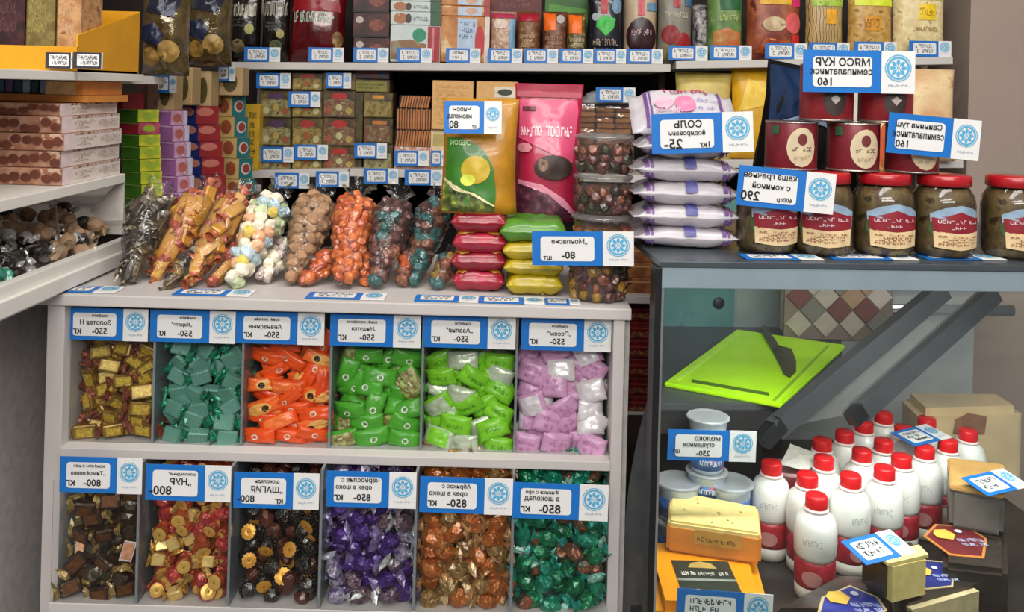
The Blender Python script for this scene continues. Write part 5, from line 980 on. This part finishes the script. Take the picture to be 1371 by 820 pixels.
# orange display tray of bars on the cookie boxes
t = thing('bar_tray', 'orange cardboard tray holding chocolate bars on the cookie cartons', 'tray', (-.70, 1.345, zz + .0006), (0, 0, 0)); OR_ = M('d98a3c', .5, 0, .12, 30)
ob('tray_floor', span('tray_floor', -.12, .092, -.06, .075, 0, .010, OR_), t); ob('tray_side', span('tray_side', .074, .084, -.058, .072, .0105, .030, OR_), t); ob('tray_panel', span('tray_panel', .03, .074, -.058, .072, .0105, .029, nz('d9a45c', 'eccb94', 'c98a3c', 40.)), t)
for k, c in enumerate(('7a8aa8', '1f3f4a', '8fa0b8', '24464c', '6a4a80', '35606a')):
    o = ob('chocolate_bar', boxme('chocolate_bar', .011, .11, .0205, M(c, .35, .2, .2, 60), .002, 1), None, (-.70 + .022 - k * .0125, 1.350, zz + .0113)); tag(o, ['pale blue', 'dark teal', 'light steel', 'deep green', 'violet', 'grey teal'][k] + ' chocolate bar standing in the orange tray', 'chocolate bar', 'bars in the orange tray')
# yellow display box with bars on the upper shelf
y0 = 1.24; yb = thing('display_carton', 'yellow cardboard display carton with slanted side on the upper side shelf', 'carton', (XS - .002, 1.24, zl3 + .0006)); YE = M('dc9a12', .45, 0, .06, 20)
V = [Vector((x, y, z)) for x in (0, -.003) for y, z in ((0, 0), (.20, 0), (.20, .098), (.0, .050))]
ob('slanted_side', mesh('slanted_side', V, [(0, 1, 2, 3), (7, 6, 5, 4)] + [(i, i + 4, (i + 1) % 4 + 4, (i + 1) % 4) for i in range(4)], YE), yb)
ob('front_wall', span('front_wall', -.20, 0, -.003, 0, 0, .034, YE), yb); ob('carton_floor', span('carton_floor', -.20, 0, 0, .2, 0, .003, YE), yb); ob('rear_wall', span('rear_wall', -.2, 0, .2, .203, 0, .10, YE), yb)
for k, (x, w_, c, lab) in enumerate(((-.022, .034, nz('a8764a', 'c99a6a', '8a5a34', 80.), 'tan straw bundle'), (-.062, .040, nz('6a5a2c', '8a7a44', '4a3c1c', 60.), 'olive brown wrapped slab'), (-.105, .042, nz('2a1418', '4a2428', '1a0c10', 60.), 'dark plum wrapped slab'))):
    o = thing('snack_slab', lab + ' standing in the yellow display carton', 'snack', (XS - .002 + x, 1.29, zl3 + .004)); ob('wrapped_slab', boxme('wrapped_slab', w_, .07, .135, c, .003, 1), o)
    deco(o, flatS(w_, .135, -.035), [('s', .1, .35, .9, .9, 3, M(('d9b088', 'a89858', '6a4448')[k], .5))])
for px0, px1, k in ((61, 96, 'dark plum slab'), (98, 137, 'olive brown slab')):
    a = P((px0 + px1) / 2, 81, 1.225); price_tag('small price tag in a dark holder under the ' + k, (px1 - px0) * 1.225 / F, .022, a, (0, 0, 0), None, None, 2, .98, (.14, .14, .90, .88)).children[0].data.materials[0] = M('2e3138', .5)
# row of upright cartons going round to the corner: x px range of the front face and of the visible side face
def corner(label, px0, pxm, px1, y0, y1, D, m1, m2, d1=(), d2=(), name='snack_box', group=None):
    """box turned so that both its end (px0..pxm) and its side (pxm..px1) show"""
    a, b = P(pxm, y0, D), P(pxm, y1, D); h = a.z - b.z; A_, M_ = P(px0, y1, D + .012), b.copy(); Cc = P(px1, y1, D + .030)
    A_.z = M_.z = Cc.z = 0; t = thing(name, label, 'box', (M_.x, M_.y, b.z), (0, 0, 0), group); A_ -= Vector((M_.x, M_.y, 0)); Cc -= Vector((M_.x, M_.y, 0)); O = Vector((0, 0, 0)); Bk = A_ + Cc
    V = [p + Vector((0, 0, z_)) for z_ in (0, h - .0006) for p in (O, Cc, Bk, A_)]
    ob('carton', mesh('carton', V, [(3, 2, 1, 0), (4, 5, 6, 7)] + [(i, (i + 1) % 4, (i + 1) % 4 + 4, i + 4) for i in range(4)], m1), t)
    n2 = Vector((Cc.y, -Cc.x, 0)).normalized(); n1 = Vector((-A_.y, A_.x, 0)).normalized()
    if n2.y > 0: n2 = -n2
    if n1.y > 0: n1 = -n1
    S2_ = lambda u, v, o=0: Cc * u + Vector((0, 0, v * (h - .0006))) + n2 * (.0005 + o); S1_ = lambda u, v, o=0: A_ * (1 - u) + Vector((0, 0, v * (h - .0006))) + n1 * (.0005 + o)
    deco(t, S2_, [('r', 0, 0, 1, 1, m2, 'side_panel')] + list(d2)); deco(t, S1_, d1)
    return t
GR, YG = M('3c6a1c', .4, 0, .2, 30, 0, 100, .3), nz('c9c02c', '8aa02c', 'e0d860', 50.)
CR = M('9a2430', .4, 0, .15, 30)
def column(lab, px0, pxm, px1, ys, D, m1, m2, d1, d2, group, kx=0., alt=None):
    n = len(ys) - 1
    for k in range(n):
        s = kx * k; mm1, mm2 = (alt[k] if alt and k in alt else (m1, m2))
        corner(lab + ', ' + ORD[k] + ' of its column', px0 + s, pxm + s, px1 + s, ys[k] + .3, ys[k + 1], D, mm1, mm2, d1, d2, group=group)
column('green snack carton with yellow end', 160, 184, 212, [146, 164, 180, 196, 213, 230, 247, 265, 285], 1.56, GR, YG, [('r', 0, .9, 1, 1, M('6a8a3c', .4), 'edge_line')], [('e', .5, .5, .3, .3, M('8aa02c', .5))], 'green and yellow snack cartons', .8, {1: (CR, nz('8a2a34', 'b5506a', '6a1a24'))})
corner('red carton on the green cartons beneath the upper shelf', 132, 164, 192, 123, 146, 1.58, CR, M('b02834', .4))
corner('tall dark brown carton in the dark gap under the upper shelf', 188, 196, 210, 102, 146, 1.64, nz('5a3424', '6d4430', '4a281c'), nz('4a2a1e', '5d3826', '3a2018'))
column('lilac wafer carton with pink end', 207, 228, 250, [148, 168, 190, 212, 236, 258, 278], 1.68, M('a86aa8', .4, 0, .12, 30), nz('c9a0c0', 'b07888', 'd9c0d0', 50.), [('r', 0, .9, 1, 1, M('d9a8d0', .4), 'edge_line')], [('e', .4, .5, .26, .3, M('a85a54', .5)), ('r', .74, .0, 1, 1, M('b9b4c9', .5))], 'lilac wafer cartons', 2.2)
column('navy and red biscuit carton', 236, 262, 292, [141, 166, 189, 211, 234, 268], 1.82, M('1f2c70', .4, 0, .12, 30), M('8a1f24', .4, 0, .12, 30), [('e', .6, .66, .34, .24, M('c07868', .5))], [('e', .4, .66, .38, .24, M('b86a5a', .5))], 'navy and red biscuit cartons', 2.5)
column('cream and teal cookie carton', 287, 310, 328, [128, 156, 184, 212, 240, 261], 1.93, M('c9a668', .45, 0, .12, 30), M('1f6a70', .4, 0, .12, 30), [('e', .55, .5, .30, .34, M('94482c', .6, 0, .2, 60), 'cookie_picture')], [('e', .5, .5, .36, .30, M('c9b8a8', .5), 'plate_picture'), ('e', .54, .5, .26, .22, M('8a3c30', .5), 'cookie_picture')], 'cream and teal cookie cartons', 3.)
KR = M('b5986a', .6, 0, .06, 30)
for k, (px0, px1, y0, y1, w_) in enumerate(((209, 233, 98, 148, 'behind a small tag'), (234, 258, 90, 141, 'second along'), (260, 283, 95, 145, 'third along'), (291, 325, 90, 128, 'nearest the corner'))):
    D = 1.70 + .07 * k
    bx('kraft carton with dark oval window, ' + w_, px0, px1, y0, y1, D, KR, [('e', .52, .48, .28, .36, M('4f4420', .5, 0, .15, 30), 'oval_window')], d=.05, name='kraft_box', group='kraft cartons with oval windows')
bx('plain brown carton between the kraft cartons', 283, 292, 92, 141, 1.90, M('6a5030', .6), [], d=.04, name='kraft_box')
for px0, px1, py, D, w_ in ((209, 236, 112, 1.69, 'first kraft carton'), (291, 315, 98, 1.90, 'corner kraft carton')):
    price_tag('small blue price tag on the ' + w_, (px1 - px0) * D / F, .034, P((px0 + px1) / 2, py, D), (0, R(-1), 0), None, None, 2, .66, (.08, .14, .60, .86))
# gold cellophane bags on the upper side shelf
for k, (px0, px1, D, w_) in enumerate(((184, 247, 1.53, 'beside the yellow carton'), (246, 306, 1.80, 'beside the black packets'))):
    a = P((px0 + px1) / 2, -24, D); z0 = zl3 - .0015 if k == 0 else P(275, 89, D).z; w = (px1 - px0) * D / F * 1.02; h = a.z - z0
    t = thing('cellophane_bag', 'gold and navy cellophane cookie bag with silver glints, ' + w_, 'bag', (a.x, D + .03, z0 + .001)); ob('pouch', pouchme('pouch', w, h, .07, M('5d4c2c', .18, .4, .6, 30, 1.0, 46, .9), 'pillow', k + 90, .008), t)
    S = pouchS(w, h, .07, 'pillow', k + 90, .008)
    deco(t, S, [('p', [(.08, .38), (.5, .30), (.62, .44), (.4, .56), (.12, .52)], M('20243c', .3, .2, .3, 30, .5, 40), 'navy_field'), ('e', .7, .26, .22, .12, nz('8a6a34', 'b0904a', '5a4420', 50.), 'cookie_picture'), ('e', .3, .2, .2, .1, nz('7a5a2c', 'a8843c', '5a4420', 50.), 'cookie_picture'), ('p', [(.2, .68), (.8, .62), (.9, .82), (.3, .86)], M('2a2c3a', .25, .3, .4, 30, .5, 40), 'dark_field')], .002)
